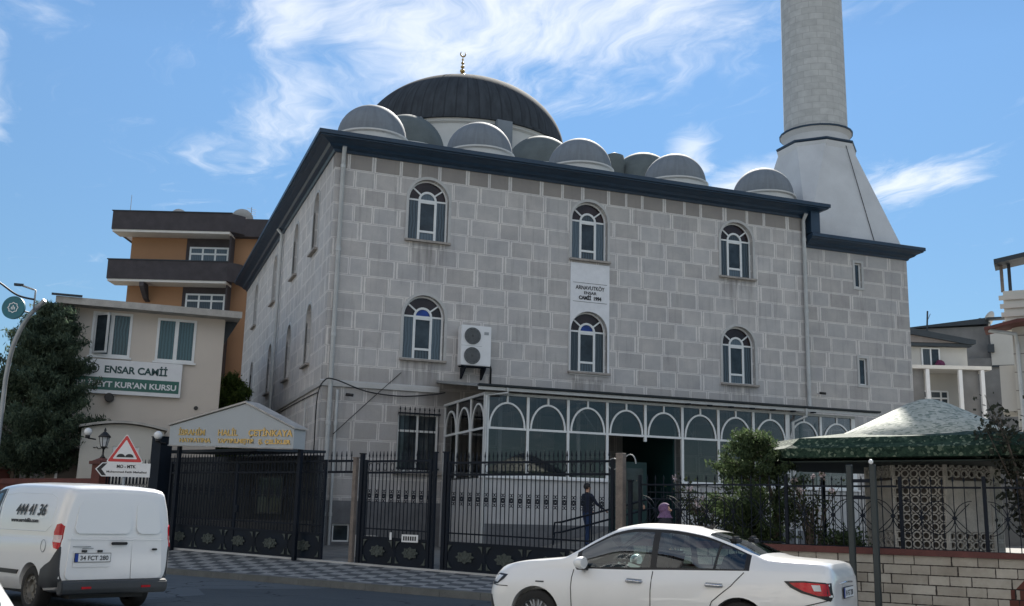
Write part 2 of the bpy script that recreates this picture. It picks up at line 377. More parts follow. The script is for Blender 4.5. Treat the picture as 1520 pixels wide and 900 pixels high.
# ------------------------------------------------------------------ mesh helpers
def NB(): return bmesh.new()
def box(bm, x0, x1, y0, y1, z0, z1, mi=0, mat=None):
    vs = [bm.verts.new((x, y, z)) for x in (x0, x1) for y in (y0, y1) for z in (z0, z1)]
    for f in ((0,1,3,2),(4,6,7,5),(0,4,5,1),(2,3,7,6),(0,2,6,4),(1,5,7,3)):
        q = bm.faces.new([vs[i] for i in f]); q.material_index = mi
    if mat is not None: bmesh.ops.transform(bm, matrix=mat, verts=vs)
    return vs
def prism(bm, poly, axis, a, b, mi=0):
    """extrude a 2d polygon; axis 'y': pts are (x,z); 'x': (y,z); 'z': (x,y)"""
    def P(p, t):
        return {'y': (p[0], t, p[1]), 'x': (t, p[0], p[1]), 'z': (p[0], p[1], t)}[axis]
    A = [bm.verts.new(P(p, a)) for p in poly]; B = [bm.verts.new(P(p, b)) for p in poly]
    n = len(poly)
    fs = [bm.faces.new(A), bm.faces.new(B[::-1])]
    for i in range(n): fs.append(bm.faces.new((A[i], B[i], B[(i+1)%n], A[(i+1)%n])))
    for f in fs: f.material_index = mi
    return A+B
def tube(bm, pts, r, n=8, mi=0, cap=True):
    pts = [Vector(p) for p in pts]; rings = []
    rr = r if isinstance(r, (list, tuple)) else [r]*len(pts)
    ref = None
    for i, p in enumerate(pts):
        d = (pts[min(i+1, len(pts)-1)] - pts[max(i-1, 0)]).normalized()
        if ref is None:
            ref = Vector((0,0,1)) if abs(d.z) < .9 else Vector((1,0,0))
        a = d.cross(ref).normalized(); b = a.cross(d).normalized(); ref = b
        rings.append([bm.verts.new(p + a*math.cos(2*math.pi*k/n)*rr[i] + b*math.sin(2*math.pi*k/n)*rr[i]) for k in range(n)])
    for i in range(len(rings)-1):
        for k in range(n):
            f = bm.faces.new((rings[i][k], rings[i][(k+1)%n], rings[i+1][(k+1)%n], rings[i+1][k])); f.material_index = mi; f.smooth = n > 5
    if cap:
        for q in (rings[0][::-1], rings[-1]):
            f = bm.faces.new(q); f.material_index = mi
def lathe(bm, prof, n=32, c=(0,0), rot=0.0, mi=0, smooth=True, cap=True, sq=None):
    """prof: (r,z) pairs"""
    rings = []
    for r, z in prof:
        rings.append([bm.verts.new((c[0]+r*math.cos(rot+2*math.pi*k/n), c[1]+r*math.sin(rot+2*math.pi*k/n), z)) for k in range(n)])
    for i in range(len(rings)-1):
        for k in range(n):
            f = bm.faces.new((rings[i][k], rings[i][(k+1)%n], rings[i+1][(k+1)%n], rings[i+1][k])); f.material_index = mi; f.smooth = smooth
    if cap:
        bm.faces.new(rings[0][::-1]).material_index = mi
        bm.faces.new(rings[-1]).material_index = mi
def disc(bm, c, r, y0, y1, n=20, mi=0):
    """cylinder along y"""
    prism(bm, [(c[0]+r*math.cos(2*math.pi*k/n), c[1]+r*math.sin(2*math.pi*k/n)) for k in range(n)], 'y', y0, y1, mi)
def bar(bm, p, q, w, y0, y1, mi=0):
    """flat bar in the xz plane from p to q, width w"""
    d = Vector((q[0]-p[0], q[1]-p[1])); l = d.length; d /= l; nx, nz = -d.y*w/2, d.x*w/2
    prism(bm, [(p[0]+nx, p[1]+nz), (p[0]-nx, p[1]-nz), (q[0]-nx, q[1]-nz), (q[0]+nx, q[1]+nz)], 'y', y0, y1, mi)
def arcbar(bm, cx, cz, rx, rz, a0, a1, w, y0, y1, n=16, mi=0):
    """curved flat bar (ellipse arc) in the xz plane as one strip"""
    A = []
    for i in range(n+1):
        a = a0+(a1-a0)*i/n; c, s = math.cos(a), math.sin(a)
        A.append([bm.verts.new((cx+(rx+e)*c, y, cz+(rz+e)*s)) for e in (-w/2, w/2) for y in (y0, y1)])
    for i in range(n):
        p, q = A[i], A[i+1]
        for a, b in ((0,1),(1,3),(3,2),(2,0)):
            bm.faces.new((p[a], p[b], q[b], q[a])).material_index = mi
    bm.faces.new((A[0][0], A[0][2], A[0][3], A[0][1])).material_index = mi
    bm.faces.new((A[-1][0], A[-1][1], A[-1][3], A[-1][2])).material_index = mi
def uvbox(me):
    if not me.uv_layers: me.uv_layers.new(name='UVMap')
    uv = me.uv_layers[0].data
    for p in me.polygons:
        n = p.normal; ax = max(range(3), key=lambda i: abs(n[i]) + (.05 if i == 1 else 0))
        for li in p.loop_indices:
            v = me.vertices[me.loops[li].vertex_index].co
            uv[li].uv = (v.y, v.z) if ax == 0 else ((v.x, v.z) if ax == 1 else (v.x, v.y))
def obj(name, bm, mats, parent=None, loc=None, rotz=0, smooth=None, fix=True):
    if fix: bmesh.ops.recalc_face_normals(bm, faces=bm.faces)
    me = bpy.data.meshes.new(name); bm.to_mesh(me); bm.free()
    for m in (mats if isinstance(mats, (list, tuple)) else [mats]): me.materials.append(M[m] if isinstance(m, str) else m)
    if smooth is not None:
        for p in me.polygons: p.use_smooth = True
        me.set_sharp_from_angle(angle=R(smooth))
    uvbox(me)
    o = bpy.data.objects.new(name, me); col.objects.link(o)
    if parent: o.parent = parent
    if loc: o.location = loc
    if rotz: o.rotation_euler.z = rotz
    return o
def thing(name, label, cat, loc=(0,0,0), rotz=0, group=None):
    o = bpy.data.objects.new(name, None); col.objects.link(o)
    o.location = loc; o.rotation_euler = (0,0,rotz); o['label'] = label; o['category'] = cat
    o.empty_display_size = .3
    if group: o['group'] = group
    return o
def tag(o, label, cat, group=None):
    o['label'] = label; o['category'] = cat
    if group: o['group'] = group
    return o
def struct(o, kind='structure'): o['kind'] = kind; return o
def cut(o, bms):
    """real openings: subtract closed cutters from o's mesh"""
    tmp = []
    for b in bms:
        bmesh.ops.recalc_face_normals(b, faces=b.faces)
        me = bpy.data.meshes.new('c'); b.to_mesh(me); b.free()
        c = bpy.data.objects.new('c', me); col.objects.link(c); tmp.append(c)
        c.matrix_world = o.matrix_world.copy()
        md = o.modifiers.new('b', 'BOOLEAN'); md.operation = 'DIFFERENCE'; md.object = c; md.solver = 'EXACT'
    bpy.context.view_layer.update()
    dg = bpy.context.evaluated_depsgraph_get()
    me = bpy.data.meshes.new_from_object(o.evaluated_get(dg), preserve_all_data_layers=True, depsgraph=dg)
    o.modifiers.clear(); old = o.data; me.name = old.name; o.data = me
    bpy.data.meshes.remove(old)
    for c in tmp:
        m = c.data; bpy.data.objects.remove(c); bpy.data.meshes.remove(m)
    if 'UVMap' in me.uv_layers or me.uv_layers: pass
    uvbox(me)
    return o
def text(name, s, size, mat, parent, loc, rot=(math.pi/2,0,0), ext=.004, shear=0, align='CENTER', width=None, bold=0, label=None):
    cu = bpy.data.curves.new(name, 'FONT'); cu.body = s; cu.size = size; cu.extrude = ext
    cu.align_x = align; cu.align_y = 'BOTTOM_BASELINE'; cu.shear = shear; cu.offset = bold
    t = bpy.data.objects.new(name, cu); col.objects.link(t)
    bpy.context.view_layer.update()
    dg = bpy.context.evaluated_depsgraph_get()
    me = bpy.data.meshes.new_from_object(t.evaluated_get(dg)); bpy.data.objects.remove(t)
    if width:
        xs = [v.co.x for v in me.vertices]; w = max(xs)-min(xs); s_ = width/w
        for v in me.vertices: v.co.x *= s_
    me.materials.clear(); me.materials.append(M[mat]); me.name = name
    uvbox(me)
    o = bpy.data.objects.new(name, me); col.objects.link(o); o.parent = parent; o.location = loc; o.rotation_euler = rot
    if label: o['label'] = label
    return o
def kids(o): return [c for c in bpy.data.objects if c.parent == o]
def copy_tree(o, parent=None, loc=None, rotz=None):
    c = o.copy(); col.objects.link(c)
    if parent: c.parent = parent
    if loc is not None: c.location = loc
    if rotz is not None: c.rotation_euler.z = rotz
    for ch in kids(o): copy_tree(ch, c)
    return c
def archpoly(w, h, n=16, x0=0, z0=0):
    r = w/2; p = [(x0-r, z0), (x0+r, z0)]
    for i in range(n+1):
        a = math.pi*i/n; p.append((x0+r*math.cos(a), z0+h-r+r*math.sin(a)))
    return p
# ------------------------------------------------------------------ camera, light, sky
YAW, PITCH, ROLL, FPX = .3566, .2033, .024, 1554.68
fw = Vector((math.sin(YAW)*math.cos(PITCH), math.cos(YAW)*math.cos(PITCH), math.sin(PITCH)))
rt = Vector((math.cos(YAW), -math.sin(YAW), 0)); up = rt.cross(fw)
rr = rt*math.cos(ROLL) + up*math.sin(ROLL); uu = -rt*math.sin(ROLL) + up*math.cos(ROLL)
cam = bpy.data.cameras.new('camera'); camo = bpy.data.objects.new('camera', cam); col.objects.link(camo)
camo.matrix_world = Matrix(((rr.x, uu.x, -fw.x, 0), (rr.y, uu.y, -fw.y, 0), (rr.z, uu.z, -fw.z, 1.5), (0,0,0,1)))
cam.sensor_width = 36; cam.lens = FPX/1520*36; cam.clip_end = 3000; cam.clip_start = .05
sc.camera = camo
SUN_AZ, SUN_EL = 30.0, 38.5
sl = bpy.data.lights.new('sun', 'SUN'); sl.energy = 5.0; sl.angle = R(.5); sl.color = (1, .95, .87)
so = bpy.data.objects.new('sun', sl); col.objects.link(so)
sd = Vector((math.sin(R(SUN_AZ))*math.cos(R(SUN_EL)), math.cos(R(SUN_AZ))*math.cos(R(SUN_EL)), math.sin(R(SUN_EL))))
so.rotation_euler = sd.to_track_quat('Z', 'Y').to_euler(); so.location = (0, -20, 40)

w = bpy.data.worlds.new('World'); sc.world = w; w.use_nodes = True
k = N.__new__(N); k.t = w.node_tree; k.n = k.t.nodes; k.m = None
bg = k.n['Background']; wo = k.n['World Output']
sky = k.new('ShaderNodeTexSky', sky_type='NISHITA'); sky.sun_disc = False
sky.sun_elevation = R(SUN_EL); sky.sun_rotation = R(SUN_AZ)
sky.air_density = .9; sky.dust_density = 0.0; sky.ozone_density = 3.0; sky.altitude = 100
tc = k.new('ShaderNodeTexCoord'); gx, gy, gz = k.sep(tc.outputs['Generated'])
az = k.math('MULTIPLY', k.math('ARCTAN2', gx, gy), 180/math.pi)
el = k.math('MULTIPLY', k.math('ARCSINE', gz), 180/math.pi)
# cirrus: wind-combed noise on a high plane, gathered in a few fields of the sky
zz = k.math('MAXIMUM', gz, .06)
px = k.math('DIVIDE', gx, zz); py = k.math('DIVIDE', gy, zz)
base = k.comb(px, py)
wn = k.new('ShaderNodeTexNoise'); wn.inputs['Scale'].default_value = 1.3; wn.inputs['Detail'].default_value = 4; k.link(base, wn.inputs['Vector'])
wv = k.new('ShaderNodeVectorMath', operation='MULTIPLY_ADD'); k.link(wn.outputs['Color'], wv.inputs[0]); wv.inputs[1].default_value = (.75,.75,0); k.link(base, wv.inputs[2])
mp = k.new('ShaderNodeMapping'); k.link(wv.outputs[0], mp.inputs['Vector']); mp.inputs['Rotation'].default_value = (0,0,R(28)); mp.inputs['Scale'].default_value = (3.1, 1.5, 1)
fine = k.noise(mp.outputs[0], 1.9, 12, .62, .35)
mp2 = k.new('ShaderNodeMapping'); k.link(wv.outputs[0], mp2.inputs['Vector']); mp2.inputs['Rotation'].default_value = (0,0,R(15)); mp2.inputs['Scale'].default_value = (9.0, 1.9, 1)
comb_ = k.noise(mp2.outputs[0], 1.3, 9, .6, .2)
cov = None
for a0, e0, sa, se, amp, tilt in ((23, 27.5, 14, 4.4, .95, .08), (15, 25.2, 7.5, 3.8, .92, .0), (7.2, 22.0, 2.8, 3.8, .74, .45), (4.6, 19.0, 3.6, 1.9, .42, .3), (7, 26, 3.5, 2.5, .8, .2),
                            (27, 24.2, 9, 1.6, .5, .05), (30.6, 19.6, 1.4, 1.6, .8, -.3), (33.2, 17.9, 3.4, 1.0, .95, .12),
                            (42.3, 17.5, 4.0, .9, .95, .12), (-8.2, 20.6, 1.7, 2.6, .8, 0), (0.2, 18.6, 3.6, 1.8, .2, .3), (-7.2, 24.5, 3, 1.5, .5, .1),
                            (-75, 38, 45, 22, 1.0, 0), (118, 36, 45, 22, 1.0, 0), (178, 34, 40, 26, 1.15, 0), (-178, 34, 40, 26, 1.15, 0), (-130, 36, 40, 24, 1.1, 0)):  # this row: unseen fields outside the view, enlarged to brighten the shaded facade
    da = k.math('SUBTRACT', az, a0)
    de = k.math('SUBTRACT', k.math('SUBTRACT', el, e0), k.math('MULTIPLY', da, tilt))
    da = k.math('DIVIDE', da, sa); de = k.math('DIVIDE', de, se)
    g = k.math('MULTIPLY', k.math('EXPONENT', k.math('MULTIPLY', k.math('ADD', k.math('MULTIPLY', da, da), k.math('MULTIPLY', de, de)), -.8)), amp)
    cov = g if cov is None else k.math('MAXIMUM', cov, g)
dens = k.math('ADD', k.math('MULTIPLY', fine, .80), k.math('MULTIPLY', comb_, .62))
dens = k.math('SUBTRACT', k.math('ADD', dens, k.math('MULTIPLY', cov, .58)), .95)
mr = k.new('ShaderNodeMapRange', interpolation_type='SMOOTHSTEP'); k.link(dens, mr.inputs[0]); mr.inputs[1].default_value = -.12; mr.inputs[2].default_value = .46; mr.inputs[4].default_value = .76
cl = k.math('MULTIPLY', mr.outputs[0], k.math('GREATER_THAN', gz, 0.0))
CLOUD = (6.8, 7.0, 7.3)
gain = k.mix(1.0, sky.outputs[0], (.82, .935, .925), 'MULTIPLY')
gm = k.new('ShaderNodeMapRange'); k.link(el, gm.inputs[0]); gm.inputs[1].default_value = 0; gm.inputs[2].default_value = 24; gm.inputs[3].default_value = .42; gm.inputs[4].default_value = .92
gain = k.mix(1.0, gain, k.comb(gm.outputs[0], gm.outputs[0], gm.outputs[0]), 'MULTIPLY')
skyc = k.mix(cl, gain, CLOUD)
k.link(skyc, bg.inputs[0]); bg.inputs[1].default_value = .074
sc.view_settings.view_transform = 'Standard'; sc.view_settings.look = 'None'; sc.view_settings.gamma = 1
sc.view_settings.use_curve_mapping = False; sc.view_settings.exposure = 1.16
sc.cycles.use_denoising = True; sc.cycles.max_bounces = 5; sc.cycles.diffuse_bounces = 3; sc.cycles.glossy_bounces = 3; sc.cycles.transparent_max_bounces = 10
sc.cycles.caustics_reflective = False; sc.cycles.caustics_refractive = False
sc.cycles.sample_clamp_indirect = 4

# ------------------------------------------------------------------ fence frame: x runs along the street front, +y into the yard
FA = Vector((1.39, 32.67, 0)); FANG = math.atan2(-.807, .59); FD = Vector((.59, -.807, 0)); FN = Vector((.807, .59, 0))
def F(s, n, z=0): return FA + FD*s + FN*n + Vector((0,0,z))
def zf(s): return .45 - .02*min(max(s, -12), 30)      # foot of the fence
def kn(s): return -3.06 - (s-4.2)*.068                # kerb line offset

# ground to the horizon
bm = NB()
n = 24; L = 1500
v = [bm.verts.new((math.copysign(abs(x)**2, x)*L, math.copysign(abs(y)**2, y)*L, -.03)) for y in [(-1+2*j/n) for j in range(n+1)] for x in [(-1+2*i/n) for i in range(n+1)]]
for j in range(n):
    for i in range(n): bm.faces.new((v[j*(n+1)+i], v[j*(n+1)+i+1], v[(j+1)*(n+1)+i+1], v[(j+1)*(n+1)+i]))
struct(obj('ground', bm, 'earth', fix=False))
# road sheet
def sheet(name, pts, mat, zs=None):
    bm = NB(); vs = [bm.verts.new(p) for p in pts]; bm.faces.new(vs); bm.normal_update()
    if bm.faces[:][0].normal.z < 0: bmesh.ops.reverse_faces(bm, faces=bm.faces[:])
    return struct(obj(name, bm, mat, fix=False))
def strip(name, rows, mat, uvfence=True):
    """rows: list of (s, [(n,z),...]) in the fence frame"""
    bm = NB(); R_ = [[bm.verts.new(F(s, n_, z)) for n_, z in r] for s, r in rows]
    for a, b in zip(R_, R_[1:]):
        for i in range(len(a)-1): bm.faces.new((a[i], b[i], b[i+1], a[i+1]))
    bm.normal_update()
    if sum(f.normal.z for f in bm.faces) < 0: bmesh.ops.reverse_faces(bm, faces=bm.faces[:])
    o = obj(name, bm, mat, fix=False)
    if uvfence:
        uv = o.data.uv_layers[0].data
        for l in o.data.loops:
            p = o.data.vertices[l.vertex_index].co - FA; uv[l.index].uv = (p.dot(FD), p.dot(FN) if abs(o.data.polygons[0].normal.z) > .5 else p.z)
    return struct(o)
strip('road', [(s, [(kn(s)+.02, 0), (kn(s)-14, 0)]) for s in (-90, 90)], 'asphalt')
strip('far_sidewalk', [(s, [(kn(s)-14, .13), (kn(s)-20, .15)]) for s in (-90, 90)], 'paver')
SS = [-90, -30, -12, -6, -3, 0, 3, 6, 9, 12, 15, 18, 21, 24, 30, 60, 90]
strip('sidewalk', [(s, [(kn(s)+.18, .135), (-.02, zf(s)+.004)]) for s in SS], 'paver')
bm = NB()
for s0, s1 in zip(SS, SS[1:]):
    m_ = max(1, int((s1-s0)/1.0)) if -12 <= s0 < 30 else 1
    for i in range(m_):
        a = s0+(s1-s0)*i/m_+.004; b = s0+(s1-s0)*(i+1)/m_-.004
        P4 = [F(a, kn(a)), F(b, kn(b)), F(b, kn(b)+.18), F(a, kn(a)+.18)]
        lo = [bm.verts.new(p+Vector((0,0,-.1))) for p in P4]
        up_ = [bm.verts.new(P4[0]+FN*.015+Vector((0,0,.139))), bm.verts.new(P4[1]+FN*.015+Vector((0,0,.139))), bm.verts.new(P4[2]+Vector((0,0,.142))), bm.verts.new(P4[3]+Vector((0,0,.142)))]
        bm.faces.new(up_)
        for i2 in range(4): bm.faces.new((lo[i2], lo[(i2+1)%4], up_[(i2+1)%4], up_[i2]))
struct(obj('kerb', bm, 'kerbstone'))
# painted lane line, worn, lying on the road
k = N('worn_line_paint'); nn = k.noise(k.objc(), 9, 5, .7)
k.fin((.42,.43,.43), .7); tr = k.new('ShaderNodeBsdfTransparent'); mx = k.new('ShaderNodeMixShader')
k.link(k.ramp(nn, [(.42, (0,0,0)), (.56, (1,1,1))]), mx.inputs[0]); k.link(tr.outputs[0], mx.inputs[1]); k.link(k.b.outputs[0], mx.inputs[2]); k.link(mx.outputs[0], k.out.inputs[0])
M['line'] = k.m
for i, s0 in enumerate((-22, -13, -4, 5, 14, 23)):
    strip('lane_line', [(s, [(kn(s)-3.35, .004), (kn(s)-3.46, .004)]) for s in (s0+.2, s0+3.2)], 'line')
# yard behind the fence (raised), retained by a low kerb wall
strip('courtyard', [(s, [(.06, zf(s)+.05 if s < 16 else .95), (3.0, .55 if s < 17 else .95), (70, .55)]) for s in (-30, -12, 0, 6, 12, 16, 17, 30, 60)], 'yard')
bm = NB()
for s0, s1 in zip(range(-12, 15), range(-11, 16)):
    v8 = [bm.verts.new(F(s, n_, z)) for s in (s0, s1) for n_ in (-.09, .09) for z in (-.2, zf(s)+.045)]
    for f in ((0,1,3,2),(4,6,7,5),(0,4,5,1),(2,3,7,6),(1,5,7,3)): bm.faces.new([v8[i] for i in f])
struct(obj('yard_edging', bm, 'marble'))

# ------------------------------------------------------------------ mosque
XL, XR, YF, YB, ZW = 6.13, 25.2, 34.0, 59.0, 13.66
WX = (9.48, 15.66, 21.96); ZLo, ZUp, WH, WW = 6.72, 10.87, 2.22, 1.44
mq = thing('mosque', 'grey block-faced two-storey mosque with a dark central dome and a row of small domes', 'mosque', (0,0,0))
def archcut(w, h, x, z, y0=YF-1, y1=YF+1, side=False):
    b = NB()
    if side: prism(b, [(p[0], p[1]) for p in archpoly(w, h, 16, x, z)], 'x', XL-.6, XL+.8)
    else: prism(b, archpoly(w, h, 16, x, z), 'y', y0, y1)
    return b
bm = NB(); box(bm, XL, XR, YF, YF+.35, .3, ZW)
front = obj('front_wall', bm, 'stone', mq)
rc = NB(); box(rc, 8.72, 10.14, YF-1, YF+1, 2.95, 4.88)
rc2 = NB(); box(rc2, 6.72, 7.28, YF-1, YF+1, .66, 1.22)
dcut = NB(); box(dcut, 15.2, 17.0, YF-1, YF+1, 1.2, 3.7)
cut(front, [archcut(WW, WH, x, z) for x in WX for z in (ZLo, ZUp)] + [rc, rc2, dcut])
bm = NB(); box(bm, XL, XL+.35, YF+.35, YB, .3, ZW)
side = obj('side_wall', bm, 'stone_side', mq)
SY = ((37.2, ZUp, 1), (41.75, ZUp, 1), (47.6, ZUp, 1), (54.3, ZUp, 1), (37.4, ZLo, 1), (42.0, ZLo, 1), (47.4, ZLo, 1), (54.0, 5.6, 1))
cut(side, [archcut(1.2, WH if z > 6 else 3.4, y, z, side=True) for y, z, _ in SY])
bm = NB(); box(bm, XR-.35, XR, YF+.35, YB, .3, ZW); box(bm, XL+.35, XR-.35, YB-.35, YB, .3, ZW)
obj('back_wall', bm, 'stone_side', mq)
bm = NB(); box(bm, XL+.36, XR-.36, YF+2.6, YF+2.7, .5, ZW-.05); box(bm, XL+2.9, XL+3.0, YF+2.7, YB-.4, .5, ZW-.1); box(bm, XL+.36, XR-.36, YF+.36, YF+2.6, 5.1, 5.2); box(bm, XL+.36, XR-.36, YF+.36, YF+2.6, 9.6, 9.7)
obj('inner_wall', bm, 'grey_render', mq)
bm = NB(); box(bm, XL-.05, XR, YF-.05, YF+.3, .3, 1.95); box(bm, XL-.05, XL+.3, YF+.3, YB, .3, 1.95)
pl = obj('plinth', bm, 'plinth', mq)
rc2 = NB(); box(rc2, 6.72, 7.28, YF-1, YF+.5, .66, 1.22); d2 = NB(); box(d2, 15.2, 17.0, YF-1, YF+.5, 1.2, 2.5)
cut(pl, [rc2, d2])
# string course
bm = NB(); prism(bm, [(YF-.07, 5.62), (YF-.07, 5.78), (YF-.002, 5.83), (YF-.002, 5.6)], 'x', XL-.07, 10.1)
prism(bm, [(XL-.07, 5.62), (XL-.07, 5.78), (XL-.002, 5.83), (XL-.002, 5.6)], 'y', YF+.001, YB)
obj('string_course', bm, 'marble', mq)
# swept cornice
def sweep(bm, path, prof, mi=0):
    """path: xy points; prof: (outward, z); outward = left of travel negated"""
    rings = []
    for i, p in enumerate(path):
        p = Vector(p); dirs = []
        if i > 0: dirs.append((p-Vector(path[i-1])).normalized())
        if i < len(path)-1: dirs.append((Vector(path[i+1])-p).normalized())
        ns = [Vector((d.y, -d.x)) for d in dirs]
        m = sum(ns, Vector((0,0))).normalized(); m = m/ max(.3, m.dot(ns[0]))
        rings.append([bm.verts.new((p.x+m.x*o, p.y+m.y*o, z)) for o, z in prof])
    n = len(prof)
    for a, b in zip(rings, rings[1:]):
        for k_ in range(n): bm.faces.new((a[k_], a[(k_+1)%n], b[(k_+1)%n], b[k_])).material_index = mi
    bm.faces.new(rings[0]); bm.faces.new(rings[-1][::-1])
prof = [(-.02, 13.62), (.06, 13.62), (.10, 13.70), (.24, 13.76), (.30, 13.84), (.52, 13.93), (.66, 13.95), (.66, 14.0), (.72, 14.0), (.72, 14.14), (.5, 14.08), (-.02, 14.02)]
bm = NB(); sweep(bm, [(XL, YB), (XL, YF), (XR, YF), (XR, YF+6)], prof)
obj('cornice', bm, 'cornice', mq)
bm = NB(); box(bm, XL+.05, XR-.05, YF+.05, YB, 13.7, 14.04); box(bm, XL+1.6, XR-1.6, YF+4.3, YB-2, 14.04, 15.7)
obj('roof', bm, 'lead', mq)
# dark top row is in the stone material; low parapet wall under the small domes
def dome(name, x, y, r, zr, h, mat, ringm='plaster', base=14.0):
    """drum with a moulded ring and a cap"""
    o = thing.__call__ if False else None
    bm = NB()
    lathe(bm, [(r+.02, base), (r+.02, zr-.10), (r+.10, zr-.06), (r+.10, zr-.005), (r-.05, zr+.0)], 40, (0,0), mi=0)
    d = obj(name+'_drum', bm, ringm, mq, (x, y, 0), smooth=35)
    bm = NB(); pr = [(r+.055, zr-.002), (r+.055, zr+.045), (r+.0, zr+.06)]
    for i in range(1, 14):
        a = math.pi/2*i/13.0; pr.append((max(.001, r*math.cos(a)), zr+.06+h*math.sin(a)))
    lathe(bm, [(a, b-zr) for a, b in pr], 44, (0,0), cap=False)
    c = obj(name, bm, mat, d, (0, 0, zr), smooth=50)
    return d
for x in (7.62, 11.72, 15.82, 20.0, 24.15): dome('small_dome', x, 35.35, 1.24, 14.72, 1.22, 'dome_lead')
for x, r in ((10.0, 1.55), (15.9, 1.55), (20.8, 1.5)): dome('rear_dome', x, 39.6, r, 15.95, 1.55, 'lead_green', base=15.6)
bm = NB(); lathe(bm, [(.01, 17.2), (.42, 17.0), (.45, 16.7), (.42, 15.6)], 20); obj('roof_vent_cap', bm, 'lead_green', mq, (19.1, 39.0, 0))
# main dome
DX, DY, DZ, DR, DH = 14.35, 46.0, 18.72, 4.95, 3.5
bm = NB(); lathe(bm, [(DR-.12, 15.6), (DR-.12, DZ-.32), (DR+.0, DZ-.25), (DR+.02, DZ-.12), (DR-.02, DZ-.1)], 72)
drum = obj('dome_drum', bm, 'plaster', mq, (DX, DY, 0), smooth=35)
bm = NB(); pr = [(DR-.1, -.12), (DR+.14, -.12), (DR+.14, -.02), (DR+.02, .02)]
for i in range(1, 30):
    a = math.pi/2*i/29.0; pr.append((max(.001, DR*math.cos(a)), DH*math.sin(a)))
lathe(bm, pr, 96, cap=False)
obj('main_dome', bm, 'bigdome', drum, (0, 0, DZ), smooth=40)
for a in range(8):
    t = R(a*45+22.5-19); m4 = Matrix.Rotation(t, 4, 'Z'); bm = NB()
    box(bm, DR-.4, DR+.28, -.36, .36, 15.6, DZ-.125, mat=m4)
    obj('buttress', bm, 'lead', drum, (0,0,0))
fin_ = NB(); z0 = DZ+DH-.05
prof2 = [(.07, 0), (.05, .12)]
for c_, r_ in ((.24, .15), (.52, .20), (.80, .13), (1.02, .10), (1.22, .085), (1.40, .06)):
    for i in range(7):
        a = -math.pi/2+math.pi*i/6; prof2.append((max(.028, r_*math.cos(a)), c_+r_*.82*math.sin(a)))
prof2 += [(.02, 1.5), (.02, 1.58)]
prof2.sort(key=lambda q: q[1]); lathe(fin_, prof2, 14)
for i in range(22):                                     # crescent
    a0 = R(-235+290*i/22); a1 = R(-235+290*(i+1)/22)
    def cw(t): return .035*math.sin(math.pi*t)+.008
    p = [(.13*math.cos(a)-0, 1.70+.13*math.sin(a)) for a in (a0, a1)]
    tube(fin_, [(p[0][0], 0, p[0][1]), (p[1][0], 0, p[1][1])], [cw(i/22), cw((i+1)/22)], 6)
obj('finial', fin_, 'gold', drum, (-.1, 0, z0))

# arched windows: one built, the rest copied
def bars_arch(bm, w, h, y0=0.02, y1=.08):
    r = w/2; s = h-r; t = .055
    for x in (-r+t/2, r-t/2): bar(bm, (x, 0), (x, s), t, y0, y1)
    bar(bm, (-r, t/2), (r, t/2), t, y0+.001, y1-.001)
    arcbar(bm, 0, s, r-t/2, r-t/2, 0, math.pi, t, y0, y1, 20)
    bar(bm, (-r+t, s), (r-t, s), .06, y0+.002, y1-.002)
    c = w*.205
    for x in (-c, c): bar(bm, (x, t), (x, s), .085, y0-.004, y1-.003)
    bar(bm, (-c, s*.25), (c, s*.25), .075, y0-.002, y1-.004)
    bar(bm, (-c, s-.07), (c, s-.07), .07, y0-.006, y1-.004)
    arcbar(bm, 0, s, c, c, 0, math.pi, .075, y0-.004, y1-.003, 14)
    for a in (R(38), R(142)):
        bar(bm, ((c+.03)*math.cos(a), s+(c+.03)*math.sin(a)), ((r-t)*math.cos(a), s+(r-t)*math.sin(a)), .055, y0+.002, y1-.002)
    return r, s, c
def arch_window(parent, w, h, loc, rotz=0, cobalt=False, narrow=False):
    bm = NB(); r, s, c = bars_arch(bm, w, h)
    fr = obj('window', bm, 'pvc', parent, loc, rotz)
    b = NB(); prism(b, [(-r+.05, .05), (-c-.03, .05), (-c-.03, s), (-r+.05, s)], 'y', .045, .055); prism(b, [(c+.03, .05), (r-.05, .05), (r-.05, s), (c+.03, s)], 'y', .045, .055)
    obj('side_pane', b, 'pane_blue', fr)
    b = NB(); prism(b, [(-c, s*.25), (c, s*.25), (c, s), (-c, s)], 'y', .048, .058); prism(b, [(-c, .05), (c, .05), (c, s*.25-.03), (-c, s*.25-.03)], 'y', .048, .058, 1)
    obj('centre_pane', b, ['pane_dark', 'pane_blue'], fr)
    b = NB(); outer = [((r-.04)*math.cos(math.pi*i/20), s+(r-.04)*math.sin(math.pi*i/20)) for i in range(21)]
    inn = [(c*math.cos(math.pi*i/20), s+c*math.sin(math.pi*i/20)) for i in range(20, -1, -1)]
    prism(b, outer+inn, 'y', .046, .056); obj('fanlight', b, 'pane_brown', fr)
    b = NB(); prism(b, [(c*math.cos(math.pi*i/14), s+c*math.sin(math.pi*i/14)) for i in range(15)], 'y', .049, .059)
    obj('fan_centre', b, 'pane_cobalt' if cobalt else 'pane_blue', fr)
    b = NB(); box(b, -r-.1, r+.1, -.30, .02, -.075, -.003); obj('sill', b, 'sill', fr)
    b = NB(); arcbar(b, 0, s, r+.05, r+.05, 0, math.pi, .10, -.185, -.1, 24)
    for x in (-r-.05, r+.05): bar(b, (x, 0), (x, s), .10, -.185, -.1)
    obj('surround', b, 'marble', fr)
    return fr
wproto = arch_window(mq, WW, WH, (WX[0], YF+.16, ZLo), cobalt=True)
wproto2 = arch_window(mq, WW, WH, (WX[0], YF+.16, ZUp))
for x in WX[1:]:
    copy_tree(wproto if x < 20 else wproto2, None, (x, YF+.16, ZLo)); copy_tree(wproto2, None, (x, YF+.16, ZUp))
sp = None
